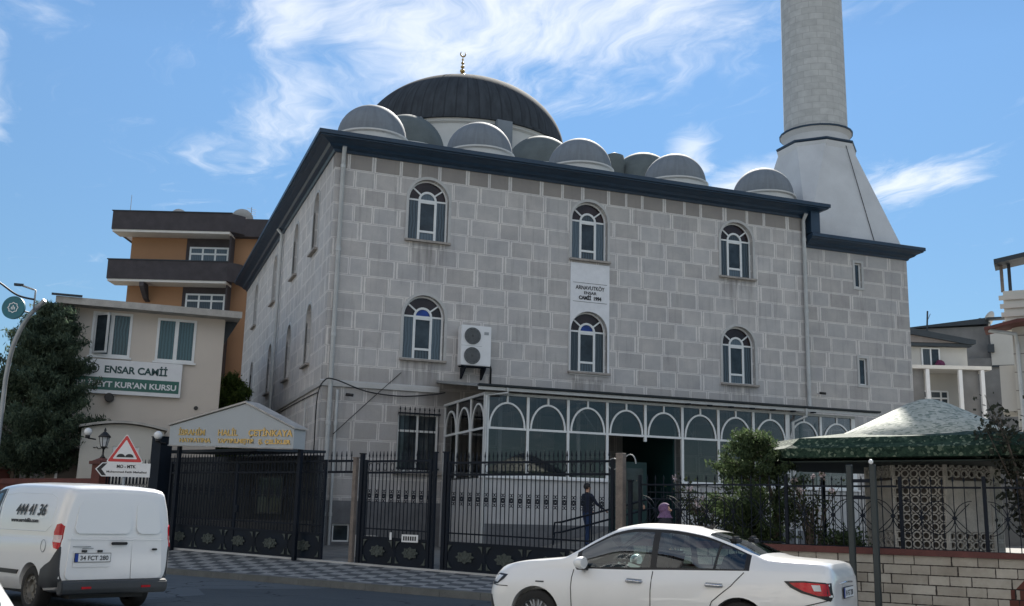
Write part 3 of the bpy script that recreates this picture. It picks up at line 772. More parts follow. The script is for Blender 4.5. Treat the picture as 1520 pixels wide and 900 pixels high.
for y, z, s_ in SY:
    if z > 6:
        if sp is None: sp = arch_window(mq, 1.2, WH, (XL+.16, y, z), -math.pi/2)
        else: copy_tree(sp, None, (XL+.16, y, z))
arch_window(mq, 1.2, 3.4, (XL+.16, 54.0, 5.6), -math.pi/2)
# marble plaque strip with its inscription
bm = NB(); box(bm, 14.9, 16.46, YF-.035, YF-.001, 6.6, 10.72)
pq = obj('plaque', bm, 'plaque', mq); cut(pq, [archcut(WW+.02, WH, WX[1], ZLo, YF-.4, YF+.4)])
bm = NB()
for z in (9.98, 9.28): box(bm, 15.0, 16.36, YF-.042, YF-.036, z-.008, z+.008)
obj('groove', bm, 'plinth', pq)
text('inscription', 'ARNAVUTKÖY', .20, 'ink', pq, (15.68, YF-.04, 9.74), width=1.16, bold=.004)
text('inscription', 'ENSAR', .15, 'ink', pq, (15.68, YF-.04, 9.57), width=.5, bold=.003)
text('inscription', 'CAMİİ  1994', .18, 'ink', pq, (15.68, YF-.04, 9.37), width=.9, bold=.01)
# barred ground-floor window and small cellar window
bm = NB()
for x in (8.75, 9.43, 10.11): bar(bm, (x, 2.95), (x, 4.88), .07, YF+.12, YF+.18)
for z in (2.98, 4.3, 4.85): bar(bm, (8.72, z), (10.14, z), .07, YF+.121, YF+.179)
gw = obj('ground_window', bm, 'pvc', mq)
bm = NB(); box(bm, 8.72, 10.14, YF+.145, YF+.155, 2.95, 4.88); obj('pane', bm, 'pane_dark', gw)
bm = NB(); box(bm, 8.6, 10.26, YF-.14, YF+.1, 2.87, 2.948); obj('sill', bm, 'sill', gw)
bm = NB()
for i in range(9): x = 8.76+i*.168; bar(bm, (x, 2.98), (x, 4.98), .02, YF-.12, YF-.10)
for z in (3.05, 4.87): bar(bm, (8.7, z), (10.16, z), .05, YF-.125, YF-.095)
for i in range(9): x = 8.76+i*.168; prism(bm, [(x-.03, 4.98), (x+.03, 4.98), (x, 5.1)], 'y', YF-.12, YF-.10)
obj('grille', bm, 'iron', gw)
bm = NB()
for x in (6.745, 7.255): bar(bm, (x, .66), (x, 1.22), .05, YF+.02, YF+.08)
for z in (.685, 1.195): bar(bm, (6.72, z), (7.28, z), .05, YF+.021, YF+.079)
cw_ = obj('cellar_window', bm, 'pvc', mq); bm = NB(); box(bm, 6.72, 7.28, YF+.045, YF+.055, .66, 1.22); obj('pane', bm, 'pane_dark', cw_)
# pipes
def pipe(x, y, z0, z1, r=.075, parent=mq, elbow=None, name='drain_pipe'):
    bm = NB(); pts = [(x, y, z0), (x, y, z1)]
    if elbow: pts = [(x, y, z0), (x, y, z1-.25), (x+elbow[0], y+elbow[1], z1)]
    tube(bm, pts, r, 12)
    z = z0+1.0
    while z < z1-.5: tube(bm, [(x, y, z), (x, y, z+.12)], r+.014, 12); z += 2.9
    return obj(name, bm, 'pipe', parent, smooth=40)
pipe(6.38, YF-.12, .45, 13.75, .075, elbow=(-.02, -.2)); pipe(25.02, YF-.12, 5.85, 13.75, .075, elbow=(0, -.2))
pipe(XL-.12, 45.3, .6, 13.75, .07, elbow=(-.2, 0)); pipe(6.62, YF-.10, .45, 5.5, .05)
pipe(XL-.1, 36.4, .45, 5.3, .035)

# stair wing under the minaret, with slit windows
WX0, WX1, WY0, WY1, WZ = XR+.004, 30.3, 34.12, 39.3, 12.6
bm = NB(); box(bm, WX0, WX1, WY0, WY1, .3, WZ)
wg = obj('stair_wing', bm, 'stone_wing', mq)
sl1 = NB(); box(sl1, 27.62, 27.95, WY0-1, WY0+.22, 11.08, 12.1); sl2 = NB(); box(sl2, 27.64, 28.02, WY0-1, WY0+.22, 7.08, 8.16)
cut(wg, [sl1, sl2])
for x0, x1, z0, z1 in ((27.62, 27.95, 11.08, 12.1), (27.64, 28.02, 7.08, 8.16)):
    bm = NB()
    for x in (x0+.03, x1-.03): bar(bm, (x, z0), (x, z1), .055, WY0+.08, WY0+.13)
    for z in (z0+.03, z1-.03): bar(bm, (x0, z), (x1, z), .055, WY0+.081, WY0+.129)
    f = obj('slit_window', bm, 'pvc', mq)
    bm = NB(); box(bm, x0, x1, WY0+.1, WY0+.11, z0, z1); obj('pane', bm, 'pane_dark', f)
    bm = NB()
    for a, b, c_, d in ((x0-.1, x0-.001, z0-.1, z1+.1), (x1+.001, x1+.1, z0-.1, z1+.1), (x0, x1, z1+.001, z1+.1), (x0, x1, z0-.1, z0-.001)): box(bm, a, b, WY0-.03, WY0+.05, c_, d)
    obj('surround', bm, 'marble', f)
prof3 = [(-.02, 12.48), (.05, 12.48), (.09, 12.56), (.22, 12.62), (.3, 12.70), (.48, 12.78), (.50, 12.84), (.55, 12.84), (.55, 12.97), (.52, 12.99), (-.02, 12.9)]
bm = NB(); sweep(bm, [(WX0+.02, WY0), (WX1, WY0), (WX1, WY1)], prof3); box(bm, WX0+.0, WX0+.42, WY0-.5, WY0+.3, 13.0, 13.98)
obj('wing_cornice', bm, 'cornice', mq)
bm = NB(); box(bm, WX0, WX1-.002, WY0+.002, WY1, 12.6, 12.92); obj('wing_roof', bm, 'lead', mq)

# ------------------------------------------------------------------ minaret
MX, MY = 27.92, 36.7
mn = thing('minaret', 'tall round pale stone minaret shaft rising from a tapered plastered base', 'minaret', (MX, MY, 13.0))
bm = NB(); hb = 2.4; r8 = 1.62; zt = 4.75
# square foot to octagon top
sqp = [(-hb,-hb), (hb,-hb), (hb,hb), (-hb,hb)]
oc = [(r8*math.cos(R(22.5+45*i)), r8*math.sin(R(22.5+45*i))) for i in range(8)]
B_ = [bm.verts.new((x, y, .02)) for x, y in sqp]; T_ = [bm.verts.new((x, y, zt)) for x, y in oc]
sideI = {(0,1): (5,6), (1,2): (7,0), (2,3): (1,2), (3,0): (3,4)}
for (a, b), (c_, d) in sideI.items(): bm.faces.new((B_[a], B_[b], T_[d], T_[c_]))
for b, c_, d in ((0,4,5), (1,6,7), (2,0,1), (3,2,3)): bm.faces.new((B_[b], T_[d], T_[c_]))
bm.faces.new(T_[::-1]); bm.faces.new(B_)
mb = obj('tapered_base', bm, 'minaret_plaster', mn)
bm = NB(); tube(bm, [(.95, -hb-.02, .05), (.35, -1.58, 4.6)], .015, 5); obj('cable', bm, 'black', mb)
bm = NB(); lathe(bm, [(r8-.02, zt-.02), (r8+.12, zt+.02), (r8+.15, zt+.06), (r8+.15, zt+.11), (r8-.1, zt+.18)], 8, rot=R(22.5), smooth=False)
obj('lower_ring', bm, 'cornice', mn)
bm = NB(); lathe(bm, [(r8-.2, zt-.5), (r8+.02, zt-.45), (r8+.12, zt-.02)], 8, rot=R(22.5), smooth=False); obj('collar', bm, 'minaret_plaster', mn)
bm = NB(); lathe(bm, [(1.46, zt+.17), (1.40, zt+.22), (1.40, zt+.5), (1.52, zt+.68), (1.54, zt+.70)], 24, smooth=True); obj('neck', bm, 'minaret_plaster', mn, smooth=30)
bm = NB(); lathe(bm, [(1.45, zt+.695), (1.58, zt+.70), (1.59, zt+.77), (1.39, zt+.81)], 24); obj('upper_ring', bm, 'cornice', mn, smooth=30)
bm = NB(); lathe(bm, [(1.37, zt+.80), (1.30, 21.0), (1.9, 21.8), (1.9, 22.7), (1.8, 22.7), (1.15, 22.0), (1.1, 26.5)], 40)
o = obj('shaft', bm, 'shaft', mn, smooth=30)
uvd = o.data.uv_layers[0].data
for p in o.data.polygons:
    aa = [math.atan2(o.data.vertices[o.data.loops[i].vertex_index].co.y, o.data.vertices[o.data.loops[i].vertex_index].co.x) for i in p.loop_indices]
    if max(aa)-min(aa) > math.pi: aa = [a+2*math.pi if a < 0 else a for a in aa]
    for i, a in zip(p.loop_indices, aa): uvd[i].uv = (a*1.35, o.data.vertices[o.data.loops[i].vertex_index].co.z)
bm = NB(); lathe(bm, [(1.35, 26.5), (.02, 31.5)], 32, cap=False); obj('spire', bm, 'lead', mn, smooth=40)
# ------------------------------------------------------------------ glazed porch
PX0, PX1, PY, PZS, PZM, PZT = 10.36, 23.75, 29.8, 2.74, 4.17, 5.16
pc = thing('glazed_porch', 'white framed glass porch with round arches along the front of the mosque', 'porch', (0,0,0))
nb = 10; bw_ = (PX1-PX0)/nb
door = (3, 4)
def porch_side(P, n_, w_, dy, doors, first=True):
    """P(u, z, d) maps along, up, out"""
    pass
def fpost(bm, x, z0, z1, w=.07): box(bm, x-w/2, x+w/2, PY-.04, PY+.04, z0, z1)
for i in range(nb+1):
    x = PX0+bw_*i; bm = NB(); fpost(bm, x, (1.3 if i in (3, 5) else PZS) if not (i in (4,)) else 4.0, PZT, .085 if i not in (0, 8, nb) else .16); obj('post', bm, 'pvc', pc)
for i in range(nb):
    x0 = PX0+bw_*i+.045; x1 = PX0+bw_*(i+1)-.045
    bm = NB(); box(bm, x0, x1, PY-.035, PY+.035, PZM-.03, PZM+.035)
    c = (x0+x1)/2; rx = (x1-x0)/2-.06; rz = .74
    arcbar(bm, c, PZM+.035, rx, rz, 0, math.pi, .055, PY-.036, PY+.034, 20)
    box(bm, c-.03, c+.03, PY-.034, PY+.033, PZM+rz+.06, PZT)
    if i not in door: box(bm, x0, x1, PY-.035, PY+.035, PZS, PZS+.06)
    obj('arch_frame', bm, 'pvc', pc)
    bm = NB(); box(bm, x0, x1, PY-.004, PY+.004, (PZS+.06) if i not in door else PZM-.03, PZT); obj('pane', bm, 'porchglass', pc)
bm = NB(); box(bm, PX0-.08, PX1+.08, PY-.07, PY+.07, PZT, PZT+.08); box(bm, PX0-.07, PX0+.07, PY+.07, YF-.001, PZT, PZT+.08); obj('head_rail', bm, 'pipe', pc)
# left return: three narrow arched bays
ns = 3; bs = (YF-PY)/ns
bm = NB()
for i in range(1, ns+1): box(bm, PX0-.04, PX0+.04, PY+bs*i-.045, PY+bs*i+.045-(.046 if i == ns else 0), PZS, PZT)
box(bm, PX0-.035, PX0+.035, PY+.05, YF-.05, PZM-.03, PZM+.035)
for i in range(ns):
    c = PY+bs*(i+.5); b2 = NB(); arcbar(b2, c, PZM+.035, bs/2-.12, .74, 0, math.pi, .055, -.035, .035, 18)
    bmesh.ops.transform(b2, matrix=Matrix.Translation((PX0,0,0)) @ Matrix(((0,1,0,0),(1,0,0,0),(0,0,1,0),(0,0,0,1))), verts=b2.verts)
    me = bpy.data.meshes.new('t'); b2.to_mesh(me); bm.from_mesh(me); bpy.data.meshes.remove(me); b2.free()
obj('side_frame', bm, 'pvc', pc)
bm = NB(); box(bm, PX0-.004, PX0+.004, PY+.05, YF-.05, PZS, PZT); obj('pane', bm, 'porchglass', pc)
# right end
bm = NB(); box(bm, PX1-.04, PX1+.04, PY+.05, YF-.05, PZS, PZS+.08); box(bm, PX1-.04, PX1+.04, PY+2, PY+2.09, PZS, PZT); obj('end_frame', bm, 'pvc', pc)
# parapet in marble slabs with a door gap
for x0, x1 in ((PX0-.09, PX0+bw_*3), (PX0+bw_*5, PX1+.09)):
    bm = NB(); box(bm, x0, x1, PY-.10, PY+.12, .5, PZS-.06); obj('parapet', bm, 'parapet', pc)
    bm = NB(); box(bm, x0-.04, x1+.02, PY-.17, PY+.16, PZS-.058, PZS-.002); obj('parapet_coping', bm, 'white_paint', pc)
    bm = NB(); box(bm, x0-.01, x1+.01, PY-.13, PY-.101, .5, 1.35); obj('parapet_plinth', bm, 'plinth', pc)
bm = NB(); box(bm, PX0-.09, PX0+.12, PY+.12, YF-.07, .5, PZS-.06); obj('parapet', bm, 'parapet', pc)
bm = NB(); box(bm, PX0, PX1, PY+.12, YF-.06, 1.0, 1.2); obj('porch_floor', bm, 'plinth', pc)
bm = NB(); box(bm, 17.0, 17.06, PY+.5, YF-.06, 1.2, PZT+.1); obj('inner_screen', bm, 'door_green', pc); bm = NB(); box(bm, 14.35, 14.41, PY+1.6, YF-.06, 1.2, PZT+.1); obj('inner_screen', bm, 'door_green', pc)
for i, x in enumerate((14.42, 15.35)):
    bm = NB(); box(bm, x, x+.9, PY+.9, PY+.95, 1.22, 3.4); dd = obj('door', bm, 'door_green', pc)
    bm = NB(); box(bm, x+.14, x+.76, PY+.885, PY+.899, 1.9, 3.2); obj('pane', bm, 'pane_dark', dd)
# inner posts and diagonal braces seen through the glass
for x in (11.3, 14.0, 17.5, 20.4, 22.6): bm = NB(); box(bm, x-.05, x+.05, PY+1.3, PY+1.4, 1.2, 5.25); obj('inner_post', bm, 'pvc', pc)
for x in (13.6, 17.2, 20.0):
    bm = NB(); tube(bm, [(x, PY+.5, 5.1), (x+1.0, PY+1.3, 4.35)], .03, 6); obj('brace', bm, 'pvc', pc)
# lean-to roof: sheet, gutter, fascia
bm = NB(); prism(bm, [(PY-.28, 5.36), (PY-.28, 5.40), (YF-.01, 6.02), (YF-.01, 5.96)], 'x', 10.0, 24.6)
for i in range(30):
    x = 10.0+i*.5; prism(bm, [(PY-.27, 5.401), (PY-.27, 5.425), (YF-.012, 6.045), (YF-.012, 6.021)], 'x', x, x+.03)
obj('porch_roof', bm, 'steel', pc)
bm = NB(); box(bm, 9.98, 24.62, PY-.34, PY-.281, 5.27, 5.36); obj('fascia', bm, 'pipe', pc)
bm = NB(); prism(bm, [(PY-.42, 5.39), (PY-.34, 5.375), (PY-.26, 5.38), (PY-.26, 5.42), (PY-.44, 5.44)], 'x', 9.96, 24.64); obj('gutter', bm, 'dark_roof', pc)
bm = NB(); tube(bm, [(10.9, PY-.36, 5.36), (10.9, PY-.36, 5.2), (10.3, PY-.17, 5.12), (10.28, PY-.17, .6)], .05, 8); obj('downpipe', bm, 'pipe', pc, smooth=40)
bm = NB(); tube(bm, [(21.6, PY-.36, 5.36), (21.6, PY-.36, 5.1), (21.2, PY-.16, 4.9), (21.18, PY-.16, .6)], .05, 8); obj('downpipe', bm, 'pipe', pc, smooth=40)
for i in range(7): bm = NB(); x = 17.0+i*.8; box(bm, x, x+.12, PY-.47, PY-.30, 5.22, 5.26); obj('gutter_bracket', bm, 'iron', pc)
# ramp and its handrail
bm = NB(); prism(bm, [(11.2, .5), (14.3, 1.2), (17.0, 1.2), (17.0, .5)], 'y', PY-2.9, PY-.14); struct(obj('ramp', bm, 'yard'))
hr = thing('ramp_handrail', 'dark double handrail rising along the porch ramp toward the entrance', 'handrail', (11.6, PY-2.95, .5))
for dz in (.95, .68):
    bm = NB(); tube(bm, [(-.25, 0, dz-.35), (-.2, 0, dz-.02), (0, 0, dz), (2.7, 0, dz+.70), (5.3, 0, dz+.70)], .028, 8); obj('rail', bm, 'iron', hr, smooth=40)
for i, x in enumerate((0, .9, 1.8, 2.7, 3.9, 5.2)):
    bm = NB(); zb = min(x, 2.7)*.2258; tube(bm, [(x, 0, zb*.7), (x, 0, zb+.95 if x < 2.8 else 1.65)], .024, 8); obj('post', bm, 'iron', hr)

# ------------------------------------------------------------------ air-conditioner outdoor unit on its bracket
ac = thing('air_conditioner', 'large white twin-fan air conditioning unit on the mosque wall above the porch roof', 'air conditioner', (11.2, YF-.02, 6.45))
bm = NB(); box(bm, -.54, .54, -.52, -.14, .12, 1.5); bmesh.ops.bevel(bm, geom=bm.edges[:], offset=.02, segments=2, affect='EDGES')
cs = obj('casing', bm, 'white_paint', ac, smooth=40)
for z in (.45, 1.13):
    bm = NB(); disc(bm, (-.14, z), .29, -.535, -.521, 32); f = obj('fan_grille', bm, 'black', ac)
    bm = NB()
    for r in (.07, .13, .19, .25, .29): arcbar(bm, -.14, z, r, r, 0, 2*math.pi, .009, -.55, -.54, 28)
    for i in range(12): a = R(30*i); bar(bm, (-.14+.05*math.cos(a), z+.05*math.sin(a)), (-.14+.29*math.cos(a), z+.29*math.sin(a)), .006, -.549, -.541)
    obj('wire_guard', bm, 'steel', f)
    bm = NB()
    for i in range(3):
        a = R(120*i+20); prism(bm, [(-.14+.05*math.cos(a), z+.05*math.sin(a)), (-.14+.25*math.cos(a-.3), z+.25*math.sin(a-.3)), (-.14+.25*math.cos(a+.4), z+.25*math.sin(a+.4))], 'y', -.539, -.536)
    obj('fan_blade', bm, 'grey_plastic', f)
bm = NB(); box(bm, .28, .44, -.53, -.521, 1.2, 1.3); box(bm, -.53, .2, -.525, -.521, .785, .795); obj('badge', bm, 'steel', ac)
bm = NB()
for x in (-.36, .36): prism(bm, [(0, .08), (-.55, .08), (-.55, .03), (-.1, -.3), (0, -.3)], 'x', x-.02, x+.02)
box(bm, -.5, .5, -.5, -.45, .081, .12); box(bm, -.5, .5, -.2, -.15, .081, .12)
obj('bracket', bm, 'iron', ac)
bm = NB(); tube(bm, [(.56, -.2, .4), (.7, -.1, .1), (.72, -.03, -.5)], .035, 8); obj('hose', bm, 'black', ac)

# cctv cameras, cables
def cctv(loc, rot, label):
    t = thing('security_camera', label, 'security camera', loc, rot)
    bm = NB(); tube(bm, [(0, 0, 0), (0, -.18, -.03), (0, -.22, -.02)], .02, 6); obj('arm', bm, 'white_paint', t)
    bm = NB(); tube(bm, [(-.06, -.2, .0), (.16, -.3, -.02)], .05, 10); obj('camera_body', bm, 'black', t)
    return t
cctv((6.95, YF, 5.35), 0, 'small dark camera on the mosque wall beside the corner drain pipes')
cctv((25.6, WY0, 6.6), 0, 'small dark camera on the stair wing beside the right drain pipe')
def cable(label, pts, r=.012, mat='black'):
    bm = NB(); P = [Vector(p) for p in pts]; out = []
    for i in range(len(P)-1):
        p0 = P[max(i-1,0)]; p1 = P[i]; p2 = P[i+1]; p3 = P[min(i+2, len(P)-1)]
        for j in range(8):
            t = j/8; out.append(.5*((2*p1)+(-p0+p2)*t+(2*p0-5*p1+4*p2-p3)*t*t+(-p0+3*p1-3*p2+p3)*t**3))
    out.append(P[-1]); tube(bm, out, r, 6)
    return tag(obj('cable', bm, mat), label, 'cable')
cable('thick black cable sagging from the mosque corner to the porch roof', [(6.05, 34.2, .6), (6.0, 34.05, 3.5), (5.98, 33.9, 5.2), (6.15, 33.75, 5.75), (6.5, 33.7, 5.8), (7.6, YF-.12, 5.5), (8.8, YF-.1, 5.42), (9.9, YF-.12, 5.55), (10.2, 33.6, 5.6)], .022)
cable('thin stay wire slanting up the mosque wall beside the corner pipes', [(6.55, YF-.15, 4.05), (7.7, YF-.1, 5.2), (8.75, YF-.03, 6.22)], .014)
cable('thin dark conduit running along the left side wall of the mosque', [(XL-.03, 34.6, 5.45), (XL-.03, 38.4, 5.5), (XL-.03, 43.7, 5.5)], .016)

# ------------------------------------------------------------------ iron fences and gates (fence frame)
def fence_empty(name, label, cat, s, n_=0, group=None):
    return thing(name, label, cat, F(s, n_, 0), FANG, group)
def spear(bm, x, z, h=.13, w=.045, y0=-.008, y1=.008):
    prism(bm, [(x-w/2, z), (x+w/2, z), (x, z+h)], 'y', y0, y1)
def scroll(bm, x, z, r=.055, y=0):
    arcbar(bm, x, z, r, r, 0, 2*math.pi, .018, y-.008, y+.008, 10)
    bar(bm, (x-.03, z), (x, z+.04), .02, y-.006, y+.006); bar(bm, (x, z+.04), (x+.03, z), .02, y-.006, y+.006)
    bar(bm, (x+.03, z), (x, z-.04), .02, y-.006, y+.006); bar(bm, (x, z-.04), (x-.03, z), .02, y-.006, y+.006)
    for s_ in (-1, 1):
        arcbar(bm, x-.035, z+s_*.115, .032, .032, 0, 2*math.pi, .014, y-.007, y+.007, 8)
        arcbar(bm, x+.035, z+s_*.115, .032, .032, 0, 2*math.pi, .014, y-.007, y+.007, 8)
def medallion(parent, x, z, w=.5, h=.34):
    bm = NB()
    pts = []
    for i in range(32):
        a = 2*math.pi*i/32; q = 1+.16*math.cos(8*a); pts.append((x+w/2*q*math.cos(a)*.85, z+h/2*q*math.sin(a)*.85))
    prism(bm, pts, 'y', -.045, -.024)
    for i in range(8):
        a = 2*math.pi*i/8; arcbar(bm, x+w*.27*math.cos(a), z+h*.27*math.sin(a), .045, .04, 0, 2*math.pi, .016, -.056, -.046, 8)
    return obj('medallion', bm, 'ornament', parent)
def corner_leaf(bm, x, z, sx, sz, s_=.12):
    prism(bm, [(x, z), (x+sx*s_, z), (x+sx*s_*.4, z+sz*s_*.45), (x, z+sz*s_*1.3)], 'y', -.04, -.024)
def gate_leaf(t, x0, x1, zt=2.88, npan=2, zp=1.0, scrolls=True, zslope=True, s0=0, extras=True, bars=.118):
    """bars above a sheet-metal panel; the lower part follows the sloping pavement"""
    def zb(x): return zf(s0+x)+.06
    def zq(x): return zb(x)+.62
    bm = NB()
    for x in (x0+.03, x1-.03): box(bm, x-.035, x+.035, -.035, .035, zb(x), zt+.02)
    for z in (zt-.02, zt-.30): bar(bm, (x0, z), (x1, z), .05, -.024, .024)
    for f in (zb, zq): bar(bm, (x0, f(x0)), (x1, f(x1)), .06, -.026, .026)
    bar(bm, (x0, zq(x0)+.22), (x1, zq(x1)+.22), .035, -.02, .02)
    obj('gate_frame', bm, 'iron', t)
    bm = NB(); n_ = max(2, int(round((x1-x0-.1)/bars))); xs = [x0+.06+(x1-x0-.12)*(i+.5)/n_ for i in range(n_)]
    for x in xs:
        box(bm, x-.0085, x+.0085, -.0085, .0085, zq(x), zt+.10); spear(bm, x, zt+.10)
    obj('bars', bm, 'iron', t)
    if scrolls:
        bm = NB()
        for x in xs[::2]: scroll(bm, x+(xs[1]-xs[0])/2, zq(x)+1.02)
        for x in xs[::2]: arcbar(bm, x+(xs[1]-xs[0])/2, zt-.16, .05, .1, 0, 2*math.pi, .014, -.007, .007, 10)
        obj('scrollwork', bm, 'iron', t)
    for i in range(npan):
        a = x0+.03+(x1-x0-.06)*i/npan; b = x0+.03+(x1-x0-.06)*(i+1)/npan
        bm = NB(); prism(bm, [(a+.012, zb(a)+.02), (b-.012, zb(b)+.02), (b-.012, zq(b)-.02), (a+.012, zq(a)-.02)], 'y', -.012, .012)
        for x in (a+.02, b-.02): bar(bm, (x, zb(x)), (x, zq(x)), .035, -.022, .018)
        pn = obj('sheet_panel', bm, 'iron_panel', t)
        c = (a+b)/2; medallion(pn, c, (zb(c)+zq(c))/2, min(.55, (b-a)*.5), .30)
        bm = NB()
        for x, sx in ((a+.06, 1), (b-.06, -1)):
            corner_leaf(bm, x, zq(x)-.05, sx, -1); corner_leaf(bm, x, zb(x)+.05, sx, 1)
        obj('corner_ornament', bm, 'ornament', pn)
def post(name, label, s, w=.09, h=2.95, mat='iron', n_=0, cat='gate post', cap=True):
    t = fence_empty(name, label, cat, s, n_)
    bm = NB(); z = zf(s); box(bm, -w/2, w/2, -w/2, w/2, z-.2, h); bmesh.ops.bevel(bm, geom=bm.edges[:], offset=.006, segments=1, affect='EDGES')
    obj('shaft', bm, mat, t)
    if cap:
        bm = NB(); box(bm, -w/2-.015, w/2+.015, -w/2-.015, w/2+.015, h, h+.03); obj('cap', bm, mat, t)
    return t
g1 = fence_empty('sliding_gate', 'long dark iron gate with medallion panels under the gabled canopy', 'gate', .35)
gate_leaf(g1, 0, 6.1, 2.88, 5, s0=.35)
bm = NB(); box(bm, 2.75, 2.83, -.03, .03, zf(3)+.1, 2.9); box(bm, 2.85, 2.93, -.05, .02, 1.5, 1.7); obj('meeting_stile', bm, 'iron', g1)
g1b = fence_empty('iron_fence', 'short length of dark spear-topped railing between the canopied gate and the brown post', 'fence', 6.52)
bm = NB()
for z in (2.86, 2.58): bar(bm, (0, z), (.95, z), .06, -.02, .02)
for i in range(5): x = .1+i*.17; box(bm, x-.009, x+.009, -.009, .009, 2.56, 2.98); spear(bm, x, 2.98)
obj('rail', bm, 'iron', g1b)
bm = NB(); box(bm, .05, .92, .9, 1.0, zf(7)-.1, 1.0); obj('step_block', bm, 'marble', g1b)
post('wooden_post', 'weathered brown square post left of the double gate', 7.46, .11, 2.92, 'brown_post', cat='post')
post('gate_post', 'black square post framing the double gate on its left side', 7.68, .10, 3.02)
gate_leaf(fence_empty('gate_leaf', 'narrower left leaf of the dark iron double gate', 'gate', 7.78), 0, 2.12, 2.86, 2, s0=7.78)
post('gate_post', 'left one of the two black posts where the double gate leaves meet', 10.0, .08, 3.02)
post('gate_post', 'right one of the two black posts where the double gate leaves meet', 10.32, .10, 3.02)
gate_leaf(fence_empty('gate_leaf', 'wide right leaf of the dark iron double gate, reaching behind the white sedan', 'gate', 10.4), 0, 4.45, 2.80, 4, s0=10.4)
cp = post('concrete_post', 'weathered grey concrete post with an iron ring behind the sedan', 15.02, .17, 2.95, 'brown_post', cat='post', cap=False)
bm = NB(); arcbar(bm, -.18, 2.72, .12, .12, 0, 2*math.pi, .02, -.01, .01, 18); arcbar(bm, .22, 2.72, .14, .2, R(0), R(130), .02, -.01, .01, 12); obj('iron_ring', bm, 'steel', cp)
post('gate_post', 'black iron post just right of the concrete post', 15.25, .08, 2.35)
# small white plates wired to the gates
for s_, w_, z_ in ((8.75, .06, 1.02), (9.35, .5, .98)):
    t = fence_empty('gate_plate', 'small white plate wired low on the double gate, '+('the narrow one' if w_ < .1 else 'the wide printed one'), 'plate', s_, -.05)
    bm = NB(); box(bm, -w_/2, w_/2, -.012, .0, z_-.09, z_+.09); obj('plate', bm, 'white_paint', t)
    if w_ > .1:
        bm = NB()
        for i in range(6): box(bm, -.2+i*.07, -.155+i*.07, -.016, -.0125, z_-.05, z_+.05)
        obj('print', bm, 'ink', t)

# ------------------------------------------------------------------ canopied gate roof with gold letters
gc = fence_empty('gate_canopy', 'pale grey gabled canopy with gold lettering over the sliding gate', 'canopy', .83)
W_ = 4.92
def zl(x): return 3.34-.04*x/1.0*.0
poly = [(0, 3.34), (W_, 3.16), (W_, 3.66), (3.05, 4.40), (0, 3.88)]
bm = NB(); prism(bm, poly, 'y', -.55, -.40); obj('gable_front', bm, 'canopy_panel', gc)
bm = NB(); prism(bm, [(-.06, 3.895), (3.05, 4.42), (W_+.06, 3.665), (W_+.06, 3.70), (3.05, 4.47), (-.06, 3.94)], 'y', -.60, -.10); obj('roof', bm, 'roof_edge', gc)
bm = NB(); prism(bm, poly, 'y', -.399, -.12); obj('canopy_box', bm, 'canopy_panel', gc)
bm = NB(); tube(bm, [(0, -.57, 3.33), (W_, -.57, 3.15)], .02, 6); obj('drip_edge', bm, 'roof_edge', gc)
for x in (.06, W_-.06):
    for y in (-.2,):
        bm = NB(); box(bm, x-.05, x+.05, y-.05, y+.05, .3, 3.4 if x < 1 else 3.2); obj('post', bm, 'iron', gc)
def sign_text(s, x, z, w, size):
    o = text('gold_letters', s, size, 'gold', gc, (x, -.556, z), ext=.012, width=w, bold=.006)
    o.rotation_euler = (math.pi/2, R(1.9), 0)
    # each letter is tilted with the fascia
    return o
sign_text('İBRAHİM', .95, 3.60, 1.10, .225); sign_text('HALİL', 2.42, 3.555, .78, .225); sign_text('ÇETİNKAYA', 4.05, 3.50, 1.65, .235)
sign_text('HAYRATINA', 1.10, 3.40, 1.30, .16); sign_text('YAPTIRILMIŞTIR', 2.75, 3.345, 1.45, .16); sign_text('Ş. ÇELİKLER', 4.22, 3.295, 1.2, .15)
# dark space behind the gate: side walls and clutter of the passage
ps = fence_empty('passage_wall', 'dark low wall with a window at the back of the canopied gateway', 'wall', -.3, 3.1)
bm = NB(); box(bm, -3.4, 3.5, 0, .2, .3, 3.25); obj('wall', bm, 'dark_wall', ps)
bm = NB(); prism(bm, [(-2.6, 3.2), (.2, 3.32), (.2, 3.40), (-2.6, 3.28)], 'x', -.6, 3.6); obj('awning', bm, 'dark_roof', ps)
bm = NB(); box(bm, -3.3, 3.4, -.04, -.001, .3, 1.3); obj('dado', bm, 'grey_plastic', ps)
bm = NB()
for x in (1.0, 1.55, 2.1): bar(bm, (x, 1.5), (x, 2.6), .05, -.05, -.01)
for z in (1.5, 2.05, 2.6): bar(bm, (1.0, z), (2.1, z), .05, -.049, -.011)
wn_ = obj('window_frame', bm, 'grey_plastic', ps); bm = NB(); box(bm, 1.02, 2.08, -.03, -.025, 1.5, 2.6); obj('pane', bm, 'pane_dark', wn_)

